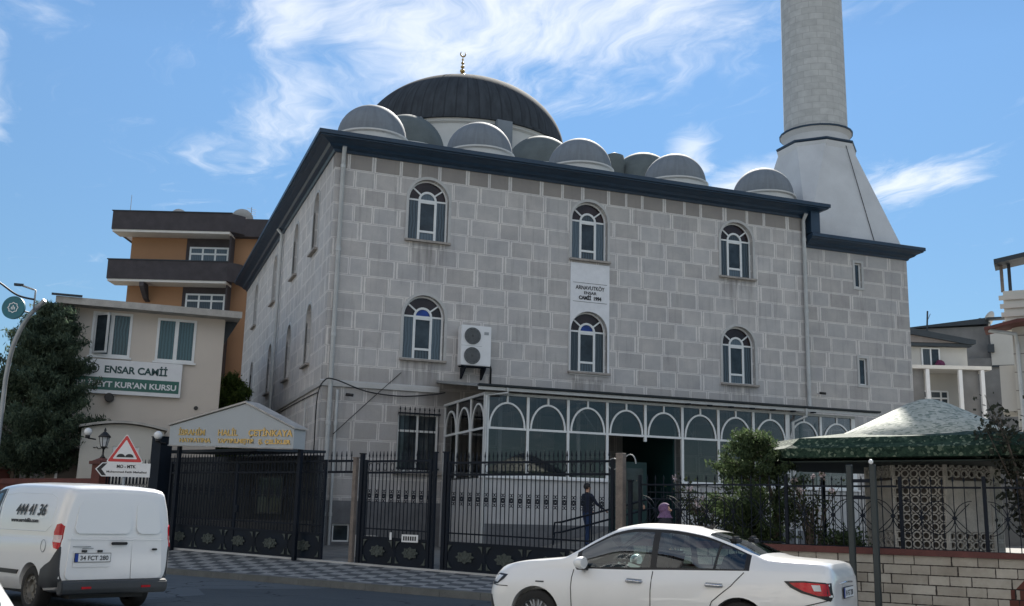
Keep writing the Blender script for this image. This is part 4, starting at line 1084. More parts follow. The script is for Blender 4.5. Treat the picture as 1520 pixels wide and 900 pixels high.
# ------------------------------------------------------------------ block garden wall with railing at the right
bwl = fence_empty('garden_wall', 'cream block garden wall with a red-brown coping behind the white sedan', 'wall', 0)
S0, S1 = 15.4, 27.0
bm = NB(); box(bm, S0, S1, -.13, .13, -.1, 1.02); o = obj('blockwork', bm, 'blockwall', bwl)
bm = NB(); prism(bm, [(S0-.03, 1.022), (S1, 1.022), (S1, 1.10), (S0-.03, 1.16)], 'y', -.17, .17); obj('coping', bm, 'coping', bwl)
def rail_panel(label, s0, s1, z0, z1, diam=True, step=.19, group=None):
    t = fence_empty('iron_railing', label, 'railing', s0, 0, group); L_ = s1-s0
    bm = NB()
    for z in (z0+.06, z1-.14): bar(bm, (0, z), (L_, z), .035, -.014, .014)
    obj('rail', bm, 'iron', t)
    for x in (.03,):
        bm = NB(); box(bm, x-.03, x+.03, -.03, .03, z0-.05, z1+.06); obj('post', bm, 'iron', t)
    bm = NB(); n_ = int(L_/step)
    for i in range(n_):
        x = .1+(L_-.1)*(i+.5)/n_; box(bm, x-.0075, x+.0075, -.0075, .0075, z0+.06, z1-.03); spear(bm, x, z1-.03, .09, .04)
    obj('bars', bm, 'iron', t)
    if diam:
        bm = NB(); xc = [.1+(L_-.1)*(i+.5)/n_ for i in range(1, n_, 3)]
        for x in xc:
            zc = (z0+z1)/2-.02; r = .42
            for s_ in (-1, 1):
                arcbar(bm, x+s_*.30, zc+.0, .30, .30, R(90 if s_ > 0 else -90), R(270 if s_ > 0 else 90), .013, -.012, .012, 12)
                bar(bm, (x-s_*.26, zc-.26), (x+s_*.26, zc+.26), .012, -.012, .012)
            prism(bm, [(x-.05, zc), (x, zc-.05), (x+.05, zc), (x, zc+.05)], 'y', -.018, .018)
        obj('star_ornament', bm, 'iron', t)
    return t
rail_panel('spear-topped railing on the garden wall behind the conifer bush', 15.45, 18.6, 1.12, 2.42)
rail_panel('spear-topped railing with star ornaments left of the two tall posts', 18.62, 20.75, 1.08, 2.40)
rail_panel('spear-topped railing in front of the lattice fountain kiosk', 20.78, 22.2, 1.06, 2.38)
rail_panel('spear-topped railing at the right edge beyond the lattice kiosk', 22.22, 27, 1.05, 2.38)
# yard fence behind the shrubs
rf2 = thing('iron_fence', 'long thin dark railing standing in the yard between the shrubs and the porch', 'fence', (13.6, 25.6, 0), R(-30))
bm = NB()
for z in (.9, 2.3): bar(bm, (0, z), (9, z), .035, -.014, .014)
obj('rail', bm, 'iron', rf2)
bm = NB()
for i in range(60): x = .05+i*.15; box(bm, x-.008, x+.008, -.008, .008, .6, 2.42)
obj('bars', bm, 'iron', rf2)
# two tall dark posts on the sidewalk
tp = fence_empty('twin_posts', 'pair of tall dark steel posts standing before the garden wall', 'post', 20.1, -.75)
for x in (0, .42):
    bm = NB(); box(bm, x-.052, x+.052, -.052, .052, -.1, 2.62); bmesh.ops.bevel(bm, geom=bm.edges[:], offset=.01, segments=1, affect='EDGES'); obj('post', bm, 'twin', tp) if 'twin' in M else obj('post', bm, 'iron', tp)
bm = NB(); box(bm, .06, .36, -.03, .03, 2.30, 2.36); box(bm, .06, .36, -.03, .03, 2.0, 2.05); obj('cross_bar', bm, 'iron', tp)
bm = NB(); lathe(bm, [(.01, 2.62), (.04, 2.64), (.045, 2.68), (.015, 2.71)], 12, (.42, -.1)); obj('lamp', bm, 'lampglass', tp)

# ------------------------------------------------------------------ ablution fountain kiosk
fk = thing('ablution_fountain', 'lattice-walled ablution fountain kiosk under a white mosaic cone roof with a green tiled rim', 'fountain', F(20.7, 3.3, 0), FANG)
HX, HY, CH = 3.3, 2.5, 1.0
def octa(hx, hy, ch): return [(-hx+ch, -hy), (hx-ch, -hy), (hx, -hy+ch), (hx, hy-ch), (hx-ch, hy), (-hx+ch, hy), (-hx, hy-ch), (-hx, -hy+ch)]
def loft(bm, rings, cap=True, mi=0):
    vr = [[bm.verts.new((x, y, z)) for x, y in r] for r, z in rings]; n = len(vr[0])
    for a, b in zip(vr, vr[1:]):
        for i in range(n): bm.faces.new((a[i], a[(i+1)%n], b[(i+1)%n], b[i])).material_index = mi
    if cap: bm.faces.new(vr[0][::-1]); bm.faces.new(vr[-1])
bm = NB(); loft(bm, [(octa(HX-.12, HY-.12, CH), 2.84), (octa(HX, HY, CH), 2.86), (octa(HX+.02, HY+.02, CH), 3.05), (octa(HX-.10, HY-.10, CH), 3.13), (octa(HX-.22, HY-.22, CH), 3.27), (octa(2.0, 1.6, .6), 3.40)]); obj('tiled_rim', bm, 'green_mosaic', fk)
bm = NB(); prism(bm, octa(HX-.1, HY-.1, CH), 'z', 2.77, 2.797); obj('soffit', bm, 'soffit_green', fk)
bm = NB(); lathe(bm, [(2.15, 3.22), (2.12, 3.31), (1.3, 3.70), (.45, 4.12), (.2, 4.21), (.05, 4.24)], 16, smooth=True); obj('cone_roof', bm, 'roof_mosaic', fk, smooth=50)
bm = NB(); r0 = 1.32; lathe(bm, [(r0-.10, .9), (r0-.10, 2.86)], 8, rot=R(22.5), smooth=False); obj('kiosk_core', bm, 'fountain_wall', fk)
side_l = 2*r0*math.sin(R(22.5))
for k_ in range(8):
    a = R(45*k_); nx, ny = math.cos(a), math.sin(a)
    b2 = NB(); rr_ = .105; ap = r0*math.cos(R(22.5))
    plainp = (k_ % 2 == 1)
    for row in range(11):
        z = 1.02+row*.175
        if plainp and 1.45 < z < 2.5: continue
        for c_ in range(6):
            x = (c_-2.5)*.175+(.0 if row % 2 else .0)
            arcbar(b2, x, z, .072, .072, 0, 2*math.pi, .026, -.03, .03, 8)
            if c_ < 5: 
                for dz in (.0875,): prism(b2, [(x+.0875-.03, z+dz), (x+.0875, z+dz-.03), (x+.0875+.03, z+dz), (x+.0875, z+dz+.03)], 'y', -.028, .028)
    if plainp: box(b2, -side_l/2+.03, side_l/2-.03, -.03, .03, 1.46, 2.46)
    box(b2, -side_l/2, side_l/2, -.035, .035, .9, .94); box(b2, -side_l/2, side_l/2, -.035, .035, 2.84, 2.87)
    for x in (-side_l/2, side_l/2): box(b2, x-.03, x+.03, -.04, .04, .9, 2.86)
    m4 = Matrix.Translation((ap*nx, ap*ny, 0)) @ Matrix.Rotation(a+math.pi/2, 4, 'Z')
    bmesh.ops.transform(b2, matrix=m4, verts=b2.verts)
    obj('lattice_screen', b2, 'latticestone', fk)
for x, y in ((-HX+.5, -HY+.9), (-HX+.5, HY-.9), (HX-.5, -HY+.9), (HX-.5, HY-.9)):
    bm = NB(); tube(bm, [(x, y, .9), (x, y, 2.88)], .05, 10); obj('column', bm, 'iron', fk)

# ------------------------------------------------------------------ left: red-brown wall, pillar, lantern, gatehouse
rw = fence_empty('brick_wall', 'low red-brown wall along the left side behind the white van', 'wall', -16)
bm = NB(); box(bm, 0, 13.1, -.12, .12, .3, 2.25); obj('wall', bm, 'rust_brick', rw)
bm = NB(); box(bm, 0, 13.1, -.17, .17, 2.252, 2.42); obj('coping', bm, 'coping', rw)
pillar = fence_empty('brick_pillar', 'red-brown capped pillar at the end of the low wall', 'pillar', -2.9)
bm = NB(); box(bm, -.2, .2, -.2, .2, .3, 2.85); obj('shaft', bm, 'rust_brick', pillar)
bm = NB(); box(bm, -.27, .27, -.27, .27, 2.852, 2.95); loft(bm, [([(-.22,-.22),(.22,-.22),(.22,.22),(-.22,.22)], 2.951), ([(-.04,-.04),(.04,-.04),(.04,.04),(-.04,.04)], 3.06)]); obj('cap', bm, 'coping', pillar)
pil2 = fence_empty('brick_pillar', 'red-brown pillar at the far left edge of the low wall', 'pillar', -8.3)
bm = NB(); box(bm, -.25, .25, -.22, .22, .3, 2.72); obj('shaft', bm, 'rust_brick', pil2); bm = NB(); box(bm, -.32, .32, -.28, .28, 2.722, 2.82); obj('cap', bm, 'coping', pil2)
ln = fence_empty('lantern', 'black ornate lantern on top of the red-brown pillar', 'lantern', -2.9)
ln.location.z = 3.06
bm = NB(); lathe(bm, [(.09, 0), (.05, .04), (.03, .1), (.03, .26), (.08, .30), (.10, .34)], 10); obj('stem', bm, 'black', ln)
bm = NB(); loft(bm, [([(.09*math.cos(R(60*i)), .09*math.sin(R(60*i))) for i in range(6)], .34), ([(.15*math.cos(R(60*i)), .15*math.sin(R(60*i))) for i in range(6)], .62)]); obj('glass', bm, 'lamp_clear', ln)
bm = NB()
for i in range(6): c, s = math.cos(R(60*i)), math.sin(R(60*i)); tube(bm, [(.092*c, .092*s, .33), (.155*c, .155*s, .63)], .012, 5)
lathe(bm, [(.19, .62), (.18, .66), (.08, .76), (.03, .80), (.04, .84), (.01, .92)], 8); obj('cage', bm, 'black', ln)
yf = fence_empty('iron_fence', 'dark spear-topped railing between the red-brown pillar and the canopied gate', 'fence', -2.7)
bm = NB()
for z in (2.15, 2.62, .75): bar(bm, (0, z), (2.1, z), .045, -.018, .018)
obj('rail', bm, 'iron', yf)
bm = NB()
for i in range(13): x = .08+i*.162; box(bm, x-.009, x+.009, -.009, .009, .6, 2.85); spear(bm, x, 2.85)
for i in range(12): arcbar(bm, .16+i*.162, 2.38, .055, .17, 0, 2*math.pi, .014, -.008, .008, 10)
obj('bars', bm, 'iron', yf)
t = post('gate_pillar', 'broad black pillar at the left end of the canopied gate', -.28, .42, 3.62, 'iron_panel', n_=.1)
for s_, n_, z_, lb in ((-.05, -.25, 3.66, 'white globe lamp at the left corner of the gate canopy'), (-4.05, .2, 3.9, 'white globe lamp at the left end of the small gatehouse roof')):
    g = fence_empty('globe_lamp', lb, 'lamp', s_, n_); g.location.z = z_
    bm = NB(); lathe(bm, [(.02, -.13)]+[(.125*math.cos(a), .125*math.sin(a)) for a in [math.pi*(i/12-.5) for i in range(1, 12)]]+[(.01, .125)], 20); obj('globe', bm, 'lampglass', g, smooth=60)
    bm = NB(); tube(bm, [(0, 0, -.2), (0, 0, -.11)], .07, 10); tube(bm, [(0, .02, -.2), (0, .3, -.22)], .025, 6); obj('holder', bm, 'black', g)
gh = thing('gatehouse', 'small light cream gatehouse with a low curved roof and a white-framed window', 'gatehouse', (0,0,0))
bm = NB(); top = [(1.42-(2.42*i/12), 3.93+.17*math.sin(math.pi*i/12)) for i in range(13)]
prism(bm, [(-1.0, .4), (1.42, .4)]+top, 'y', 34.9, 38); w_ = obj('wall', bm, 'cream_light', gh)
cc = NB(); box(cc, -.05, .72, 34.4, 35.05, 2.45, 3.42); cut(w_, [cc])
bm = NB(); prism(bm, [(1.5-(2.58*i/12), 3.95+.18*math.sin(math.pi*i/12)) for i in range(13)]+[(-1.08+(2.58*i/12), 4.02+.18*math.sin(math.pi*i/12)) for i in range(13)], 'y', 34.7, 38.1); obj('roof', bm, 'roof_edge', gh)
bm = NB()
for x in (-.01, .33, .68): bar(bm, (x, 2.45), (x, 3.42), .07, 34.93, 34.98)
for z in (2.49, 3.38): bar(bm, (-.05, z), (.72, z), .07, 34.931, 34.979)
gwf = obj('window', bm, 'pvc', gh); bm = NB(); box(bm, -.04, .71, 34.95, 34.96, 2.46, 3.41); obj('pane', bm, 'pane_dark', gwf)
bm = NB()
for i in range(5): tube(bm, [(-.62+i*.09, 34.88, 3.35+.03*math.sin(i*2)), (-.55+i*.09, 34.88, 3.33+.02*math.cos(i*3))], .012, 5)
obj('wire', bm, 'black', gh)
bm = NB(); box(bm, -1.62, -1.02, 36.0, 36.05, .4, 3.35); ad = obj('side_door', bm, 'fountain_wall', gh)
bm = NB()
for x in (-1.64, -1.0): box(bm, x-.04, x+.04, 35.96, 36.06, .4, 3.42)
box(bm, -1.68, -.96, 35.96, 36.06, 3.36, 3.46); obj('door_frame', bm, 'white_paint', ad)

kk = 38.3/34.9
for o in [q for q in bpy.data.objects if q.parent == gh]+[q for q in bpy.data.objects if q.parent and q.parent.parent == gh]:
    for v in o.data.vertices: v.co = Vector((v.co.x*kk, v.co.y*kk, v.co.z*kk-1.5*(kk-1)))
    uvbox(o.data)
# ------------------------------------------------------------------ course building at the left
cb = thing('course_building', 'cream two-storey flat-roofed building with teal-curtained windows at the left', 'building', (0,0,0))
bm = NB(); box(bm, -1.95, 3.1, 36.0, 47, .3, 7.86); w_ = obj('wall', bm, 'cream', cb)
cut_ = []
for x0, x1, z0, z1 in ((-1.05, .17, 6.33, 7.78), (.95, 2.19, 6.30, 7.74)):
    b = NB(); box(b, x0, x1, 35.5, 36.12, z0, z1); cut_.append(b)
cut(w_, cut_)
bm = NB(); box(bm, -2.15, 3.55, 35.35, 47.4, 7.86, 8.0); box(bm, -2.17, 3.57, 35.33, 35.349, 7.84, 8.06); obj('roof_slab', bm, 'roof_edge', cb)
bm = NB(); prism(bm, [(3.1+.001, 7.0), (3.54, 7.84), (3.1+.001, 7.84)], 'y', 36.3, 46.9); obj('eave_underside', bm, 'dark_roof', cb)
for x0, x1, z0, z1, op in ((-1.05, .17, 6.33, 7.78, 1), (.95, 2.19, 6.30, 7.74, 0)):
    bm = NB(); xm = (x0+x1)/2
    for x in (x0+.04, x1-.04): bar(bm, (x, z0), (x, z1), .08, 35.97, 36.06)
    bar(bm, (xm, z0), (xm, z1), .12, 35.96, 36.061)
    for z in (z0+.04, z1-.04): bar(bm, (x0, z), (x1, z), .08, 35.971, 36.059)
    f = obj('window', bm, 'pvc', cb)
    bm = NB(); box(bm, x0+.06, x1-.06, 36.02, 36.03, z0+.06, z1-.06); obj('pane', bm, 'pane_teal', f)
    bm = NB(); box(bm, x0-.06, x1+.06, 35.90, 36.06, z0-.06, z0-.002); obj('sill', bm, 'pvc', f)
    if op:
        bm = NB(); m4 = Matrix.Translation((x0+.1, 35.95, 0)) @ Matrix.Rotation(R(-38), 4, 'Z')
        for a, b, c_, d in ((0, .06, z0+.08, z1-.08), (.46, .52, z0+.08, z1-.08)): box(bm, a, b, -.03, .02, c_, d, mat=m4)
        for c_ in (z0+.08, z1-.14): box(bm, .06, .46, -.029, .019, c_, c_+.06, mat=m4)
        sh = obj('open_sash', bm, 'pvc', f)
        bm = NB(); box(bm, .06, .46, -.01, -.004, z0+.14, z1-.14, mat=m4); obj('sash_pane', bm, 'pane_dark', sh)
bm = NB(); tube(bm, [(-.30, 36.0, 5.0), (-.32, 35.55, 4.98)], .14, 18); tube(bm, [(-.32, 35.549, 4.98), (-.32, 35.52, 4.98)], .12, 18); vp = obj('vent_pipe', bm, 'black', cb, smooth=40)
bm = NB(); disc(bm, (2.38, 4.83), .07, 35.97, 35.999, 12); obj('wall_hole', bm, 'black', cb)
bm = NB(); box(bm, -1.9, -1.6, 35.5, 35.999, 7.3, 7.8); box(bm, -2.3, -1.4, 35.2, 35.32, 8.065, 8.12); obj('eave_bracket', bm, 'dark_roof', cb)
sg = thing('sign_board', 'white and green sign board with mosque course lettering under the cream building windows', 'sign', (0, 35.9, 0))
bm = NB(); box(bm, -2.3, 1.84, -.05, .08, 5.12, 6.22); obj('board', bm, 'white_paint', sg)
bm = NB(); box(bm, -2.25, 1.78, -.056, -.051, 5.24, 5.64); obj('green_band', bm, 'green_sign', sg)
text('upper_lettering', 'ENSAR CAMİİ', .31, 'green_ink', sg, (.42, -.056, 5.80), width=1.92, bold=.010)
text('lower_lettering', 'EHLİBEYT KUR\'AN KURSU', .25, 'white_paint', sg, (.12, -.060, 5.34), width=3.15, bold=.007)
bm = NB(); arcbar(bm, -.85, 5.92, .14, .14, 0, 2*math.pi, .03, -.056, -.051, 18); prism(bm, [(-.93, 5.85), (-.77, 5.85), (-.77, 5.95), (-.85, 6.01), (-.93, 5.95)], 'y', -.057, -.051); obj('round_emblem', bm, 'ink', sg)

def push_back(t, k):
    """rebuild a finished thing farther back in its plot, at its true larger size"""
    for o in kids(t):
        done = [o]+kids(o)+[g for c in kids(o) for g in kids(c)]
        for q in done:
            if q.location.length > 0 and q.parent == t: q.location = Vector((q.location.x*k, q.location.y*k, q.location.z*k-1.5*(k-1)))
            elif q.location.length > 0: q.location = q.location*k
            base = (q.location.length > 0)
            for v in q.data.vertices:
                v.co = Vector((v.co.x*k, v.co.y*k, v.co.z*k if base else v.co.z*k-1.5*(k-1)))
            uvbox(q.data)
push_back(cb, 40/36)
sg.location.y = 39.87
for o in kids(sg):
    k_ = 40/36
    if o.location.length > 0: o.location = Vector((o.location.x*k_, o.location.y*k_, o.location.z*k_-1.5*(k_-1))); z_ = 0
    else: z_ = 1.5*(k_-1)
    for v in o.data.vertices: v.co = Vector((v.co.x*k_, v.co.y*k_, v.co.z*k_-z_))
ax_ = thing('annex', 'low dull grey annex wall behind the trunks of the dark conifer', 'annex', (-9, 43.2, 0))
bm = NB(); box(bm, 0, 7.3, 0, 3, .3, 4.6); obj('wall', bm, 'grey_render', ax_)
bm = NB(); box(bm, -.2, 7.5, -.25, 3.1, 4.6, 4.75); obj('roof_edge', bm, 'roof_edge', ax_)
# ------------------------------------------------------------------ orange apartment block (turned toward the street)
def inD(L_, D, z): h = Vector((math.sin(YAW), math.cos(YAW), 0)); l = Vector((math.cos(YAW), -math.sin(YAW), 0)); return h*D+l*L_+Vector((0,0,z))
def frame(D): return (D*math.sin(YAW), D*math.cos(YAW), 0)
ob = thing('apartment_block', 'ochre orange apartment block with dark brown parapets behind the cream building', 'building', inD(.45, 60, 0), -YAW)
bm = NB(); box(bm, -23.0, -11.5, 0, 13, 0, 17.35); w_ = obj('wall', bm, 'orange', ob)
bm = NB(); box(bm, -19.72, -16.9, -.06, -.001, 4, 17.30); box(bm, -16.98, -16.9, -.9, -.06, 4, 17.3); obj('dark_panel', bm, 'brown_parapet', ob)
for z0, z1, nm in ((17.42, 18.5, 'roof_parapet'), (14.48, 15.6, 'balcony_parapet')):
    bm = NB(); box(bm, -23.75, -16.85, -1.35, -1.15, z0, z1); box(bm, -23.75, -23.55, -1.15, 0 if z0 < 17 else 6, z0, z1)
    prism(bm, [(-16.85, -1.35), (-16.2, -.7), (-16.2, -.5), (-16.85, -1.15)] , 'z', z0, z1)
    if z0 > 17:
        box(bm, -16.2, -10.9, -.7, -.5, z0-.1, z1-.12); box(bm, -23.0, -11, -.4, 12.9, 17.36, 17.9)
    pp = obj(nm, bm, 'brown_parapet', ob)
    bm = NB(); box(bm, -23.7, -16.9, -1.3, -.07, z0-.14, z0-.002); obj('slab_underside', bm, 'soffit', pp)
    bm = NB(); box(bm, -23.8, -16.8, -1.4, -1.1, z1, z1+.05); obj('coping', bm, 'dark_roof', pp)
bm = NB(); prism(bm, [(-1.3, 14.33), (-.5, 14.33), (-.2, 13.5), (0, 13.5), (0, 13.4), (-.5, 13.5), (-1.3, 14.1)], 'x', -21.85, -21.6); obj('bracket', bm, 'brown_parapet', ob)
for zc in (16.16, 13.35, 10.4):
    bm = NB(); x0, x1, z0, z1 = -19.5, -17.2, zc-.6, zc+.6
    for x in (x0+.05, x0+.78, x1-.78, x1-.05): bar(bm, (x, z0), (x, z1), .10, -.12, -.065)
    for z in (z0+.05, z1-.05, z1-.42): bar(bm, (x0, z), (x1, z), .10, -.121, -.066)
    f = obj('window', bm, 'pvc', ob)
    bm = NB(); box(bm, x0, x1, -.09, -.08, z0, z1); obj('pane', bm, 'pane_blue', f)
def satdish(loc, rot, label, s=1.0):
    t = thing('satellite_dish', label, 'satellite dish', loc, rot)
    bm = NB(); lathe(bm, [(.01, -.10*s), (.25*s, -.07*s), (.45*s, 0), (.455*s, .015*s), (.25*s, -.05*s), (.01, -.08*s)], 20, cap=False)
    bmesh.ops.transform(bm, matrix=Matrix.Translation((0,0,.55*s)) @ Matrix.Rotation(R(62), 4, 'X'), verts=bm.verts); obj('reflector', bm, 'dish', t, smooth=60)
    bm = NB(); tube(bm, [(0, .05, 0), (0, .05, .55*s)], .03, 6); tube(bm, [(0, .0, .4*s), (0, -.42*s, .62*s)], .018, 5); box(bm, -.05, .05, -.5*s, -.38*s, .58*s, .68*s); obj('mount', bm, 'black', t)
    return t
satdish(inD(-20.0, 60.4, 17.9), R(150), 'satellite dish on the roof of the orange apartment block, the left one', 1.3)
satdish(inD(-16.3, 60.6, 17.9), R(170), 'satellite dish on the roof of the orange apartment block, nearer the mosque', 1.45)
for p_, lb in (((-23.2, 61, 17.9), 'thin mast antenna at the left edge of the orange apartment roof'),):
    t = thing('antenna', lb, 'antenna', inD(*p_)); bm = NB(); tube(bm, [(0,0,0), (0,0,2.3)], [.03,.015], 5); obj('mast', bm, 'steel', t)
t = thing('antenna', 'small comb antenna standing beside the right dish on the orange apartment roof', 'antenna', inD(-16.15, 62, 17.9), R(20))
bm = NB(); tube(bm, [(0,0,0), (0,0,2.0)], .025, 5); obj('mast', bm, 'steel', t)
bm = NB()
for i in range(4): tube(bm, [(-.3, 0, 1.5+.13*i), (.3, 0, 1.5+.13*i)], .012, 4)
obj('elements', bm, 'steel', t)

# ------------------------------------------------------------------ houses at the right
h1 = thing('house', 'off-white house with a low gable roof and white porch posts right of the mosque', 'house', frame(60), -YAW)
bm = NB(); box(bm, 21.0, 26.6, .3, 8, 0, 12.2); prism(bm, [(20.5, 12.2), (26.6, 12.2), (20.5, 13.3)], 'y', .3, 8); w_ = obj('wall', bm, 'white_render', h1)
bm = NB(); prism(bm, [(20.0, 13.45), (26.9, 12.28), (26.9, 12.05), (26.5, 12.02), (20.0, 13.05)], 'y', -.3, 8.4); rf = obj('roof', bm, 'dark_roof', h1)
bm = NB(); prism(bm, [(20.0, 13.05), (26.4, 12.10), (20.0, 12.10)], 'y', -.12, .25); obj('gable_infill', bm, 'brownroof', rf)
bm = NB(); box(bm, 20.2, 26.7, -.14, .29, 11.9, 12.07); obj('beam', bm, 'dark_roof', rf)
bm = NB()
for x in (23.95, 24.45, 24.95): bar(bm, (x, 10.75), (x, 12.0-.15), .08, .22, .28)
for z in (10.79, 11.81): bar(bm, (23.95, z), (24.95, z), .08, .221, .279)
f = obj('window', bm, 'pvc', h1); bm = NB(); box(bm, 23.98, 24.44, .25, .26, 10.8, 11.8); box(bm, 24.46, 24.92, .25, .26, 10.8, 11.8, mi=1); obj('pane', bm, ['pane_blue', 'pane_dark'], f)
bm = NB(); box(bm, 20.5, 27.1, -1.6, .28, 10.35, 10.55); obj('balcony_slab', bm, 'soffit', h1)
for x in (23.5, 26.6, 25.35):
    bm = NB(); box(bm, x-.1, x+.1, -1.55, -1.35, 0, 10.34); obj('porch_post', bm, 'white_paint', h1)
bm = NB(); box(bm, 25.5, 26.5, -1.2, -1.1, 5, 10.34); box(bm, 20, 23.4, -1.2, -1.1, 5, 10.34); obj('porch_wall', bm, 'grey_render', h1)
bm = NB()
for x in (23.75, 24.3, 24.9, 25.3): bar(bm, (x, 7.5), (x, 9.3), .09, .2, .27)
for z in (9.3, 8.9, 7.5): bar(bm, (23.7, z), (25.3, z), .09, .201, .269)
f = obj('window', bm, 'pvc', h1); bm = NB(); box(bm, 23.7, 25.3, .24, .25, 7.5, 9.3); obj('pane', bm, 'pane_blue', f)
t = thing('flower_basket', 'purple flowers hanging at the upper window of the off-white house', 'flowers', inD(24.85, 60, 10.6))
bm = NB(); bmesh.ops.create_icosphere(bm, subdivisions=2, radius=.28)
for v in bm.verts: v.co *= random.uniform(.75, 1.25); v.co.z += .25
obj('blooms', bm, 'flowerpot', t)
t = thing('antenna', 'dark antenna pole on the ridge of the off-white house next to the mosque', 'antenna', inD(24.6, 61, 12.7))
bm = NB(); tube(bm, [(0,0,0), (.15,0,1.5)], .05, 5); tube(bm, [(.1,0,.9), (.35,0,1.35)], .02, 4); obj('mast', bm, 'dark_roof', t)
h2 = thing('house', 'taller grey cement-rendered house with a small white window behind the fountain roof', 'house', inD(25.6, 66, 0), -YAW-R(22))
bm = NB(); box(bm, 3.13, 9.57, 0, 9, 0, 12.0); w_ = obj('wall', bm, 'grey_render', h2)
bm = NB(); box(bm, 4.6, 9.75, -.12, -.001, 11.5, 13.9); prism(bm, [(4.6, 13.9), (9.75, 13.9), (9.75, 14.4), (6.81, 14.4)], 'y', -.12, 9); box(bm, 4.6, 9.75, 0, 9, 12.001, 13.9); obj('upper_storey', bm, 'white_render', h2)
bm = NB(); box(bm, 0, 4.58, .5, 9, 12.001, 14.1); box(bm, 0, 3.12, .5, 9, 3, 12.0); obj('side_block', bm, 'grey_render', h2)
bm = NB(); prism(bm, [(-0.37, 14.1), (4.6, 14.2), (4.6, 14.6), (-0.37, 14.15)], 'y', .2, 9); box(bm, 4.42, 9.94, -.3, .3, 14.4, 14.52); obj('roof', bm, 'dark_roof', h2)
bm = NB()
for x in (5.38, 5.84): bar(bm, (x, 8.7), (x, 9.7), .15, -.06, -.005)
for z in (8.72, 9.68): bar(bm, (5.32, z), (5.91, z), .15, -.061, -.006)
f = obj('window', bm, 'white_paint', h2); bm = NB(); box(bm, 5.38, 5.84, -.03, -.02, 8.7, 9.7); obj('pane', bm, 'pane_dark', f)
bm = NB(); box(bm, 4.6, 9.57, -.14, -.121, 11.4, 11.52); box(bm, 4.42, 4.78, -.4, -.13, 12.3, 12.8); obj('ledge', bm, 'dark_roof', h2)
satdish(inD(30.9, 66.5, 14.15), R(200), 'satellite dish on the roof of the grey house behind the fountain', 1.3)
h3 = thing('terrace_building', 'beige terraced building with a roofed balcony at the far right edge', 'building', inD(21.43, 45, 0), -YAW-R(27))
bm = NB(); box(bm, 0.41, 9.3, 0, 10, 0, 10.2); w_ = obj('wall', bm, 'cream_light', h3)
bm = NB(); box(bm, 0.15, 9.3, .4, 1.4, 10.2, 11.9)
for i in range(4): box(bm, 0.06-.03*i, 9.3, .3, .399, 10.35+.38*i, 10.55+.38*i)
obj('terrace_wall', bm, 'cream_light', h3)
bm = NB(); prism(bm, [(-0.11, 13.05), (9.3, 14.6), (9.3, 14.85), (-0.11, 13.25)], 'y', -.2, 1.3); obj('canopy', bm, 'dark_roof', h3)
for x in (0.15, 0.46):
    bm = NB(); box(bm, x-.07, x+.07, .5, .64, 11.9, 13.15+.1*(x-0.06)); obj('canopy_post', bm, 'brown_post' if x < 0.33 else 'dark_roof', h3)
bm = NB(); prism(bm, [(-0.64, 10.05), (0.68, 10.35), (9.3, 10.35), (9.3, 10.2), (0.68, 10.2), (-0.64, 9.95)], 'y', -1.2, .3); obj('lower_eave', bm, 'coping', h3)
bm = NB(); tube(bm, [(-0.47, -.9, 9.95), (0.55, -.5, 9.8), (0.59, -.1, 9.4), (0.63, -.1, 4)], .09, 8); obj('downpipe', bm, 'pipe', h3, smooth=40)
bm = NB()
for i in range(7): box(bm, 0.4, 9.3, -.02, -.001, 5+.8*i, 5.03+.8*i)
obj('joint_lines', bm, 'brownroof', h3)
bm = NB(); box(bm, -0.2, 0.41, .5, 3, 6.6, 8.6); obj('side_annex', bm, 'white_render', h3)

# buildings on the opposite side of the street, behind the photographer (seen only in reflections)
for i, (s_, w_, h_, m_, lb) in enumerate(((-24, 11, 14.5, 'cream', 'cream five-storey house across the street from the mosque'), (-11, 12, 12.0, 'cream_light', 'long pale four-storey house across the street from the mosque gates'),
                                   (3.5, 10, 15.5, 'grey_render', 'grey five-storey house across the street'), (16, 13, 12.5, 'cream', 'cream house across the street near the fountain'), (31, 12, 14, 'white_render', 'white house across the street at the far right'))):
    hb_ = thing('street_house', lb, 'house', F(s_, -25.5-i*.4, 0), FANG)
    bm = NB(); box(bm, 0, w_, -9, 0, -.05, h_); wl = obj('wall', bm, m_, hb_)
    bm = NB(); loft(bm, [([(-.5,-9.5),(w_+.5,-9.5),(w_+.5,.5),(-.5,.5)], h_), ([(2,-6),(w_-2,-6),(w_-2,-3),(2,-3)], h_+1.9)]); obj('roof', bm, 'coping', hb_)
    nx_ = int(w_/2.6)
    for fl in range(int(h_/2.9)):
        for j in range(nx_):
            x = 1.3+j*(w_-1.2)/nx_; z = 1.1+fl*2.9
            bm = NB(); box(bm, x-.06, x+1.26, .001, .06, z-.06, z+1.46); f = obj('window', bm, 'pvc', hb_)
            bm = NB(); box(bm, x, x+.57, .061, .068, z, z+1.4); box(bm, x+.63, x+1.2, .061, .068, z, z+1.4); obj('pane', bm, 'pane_dark', f)

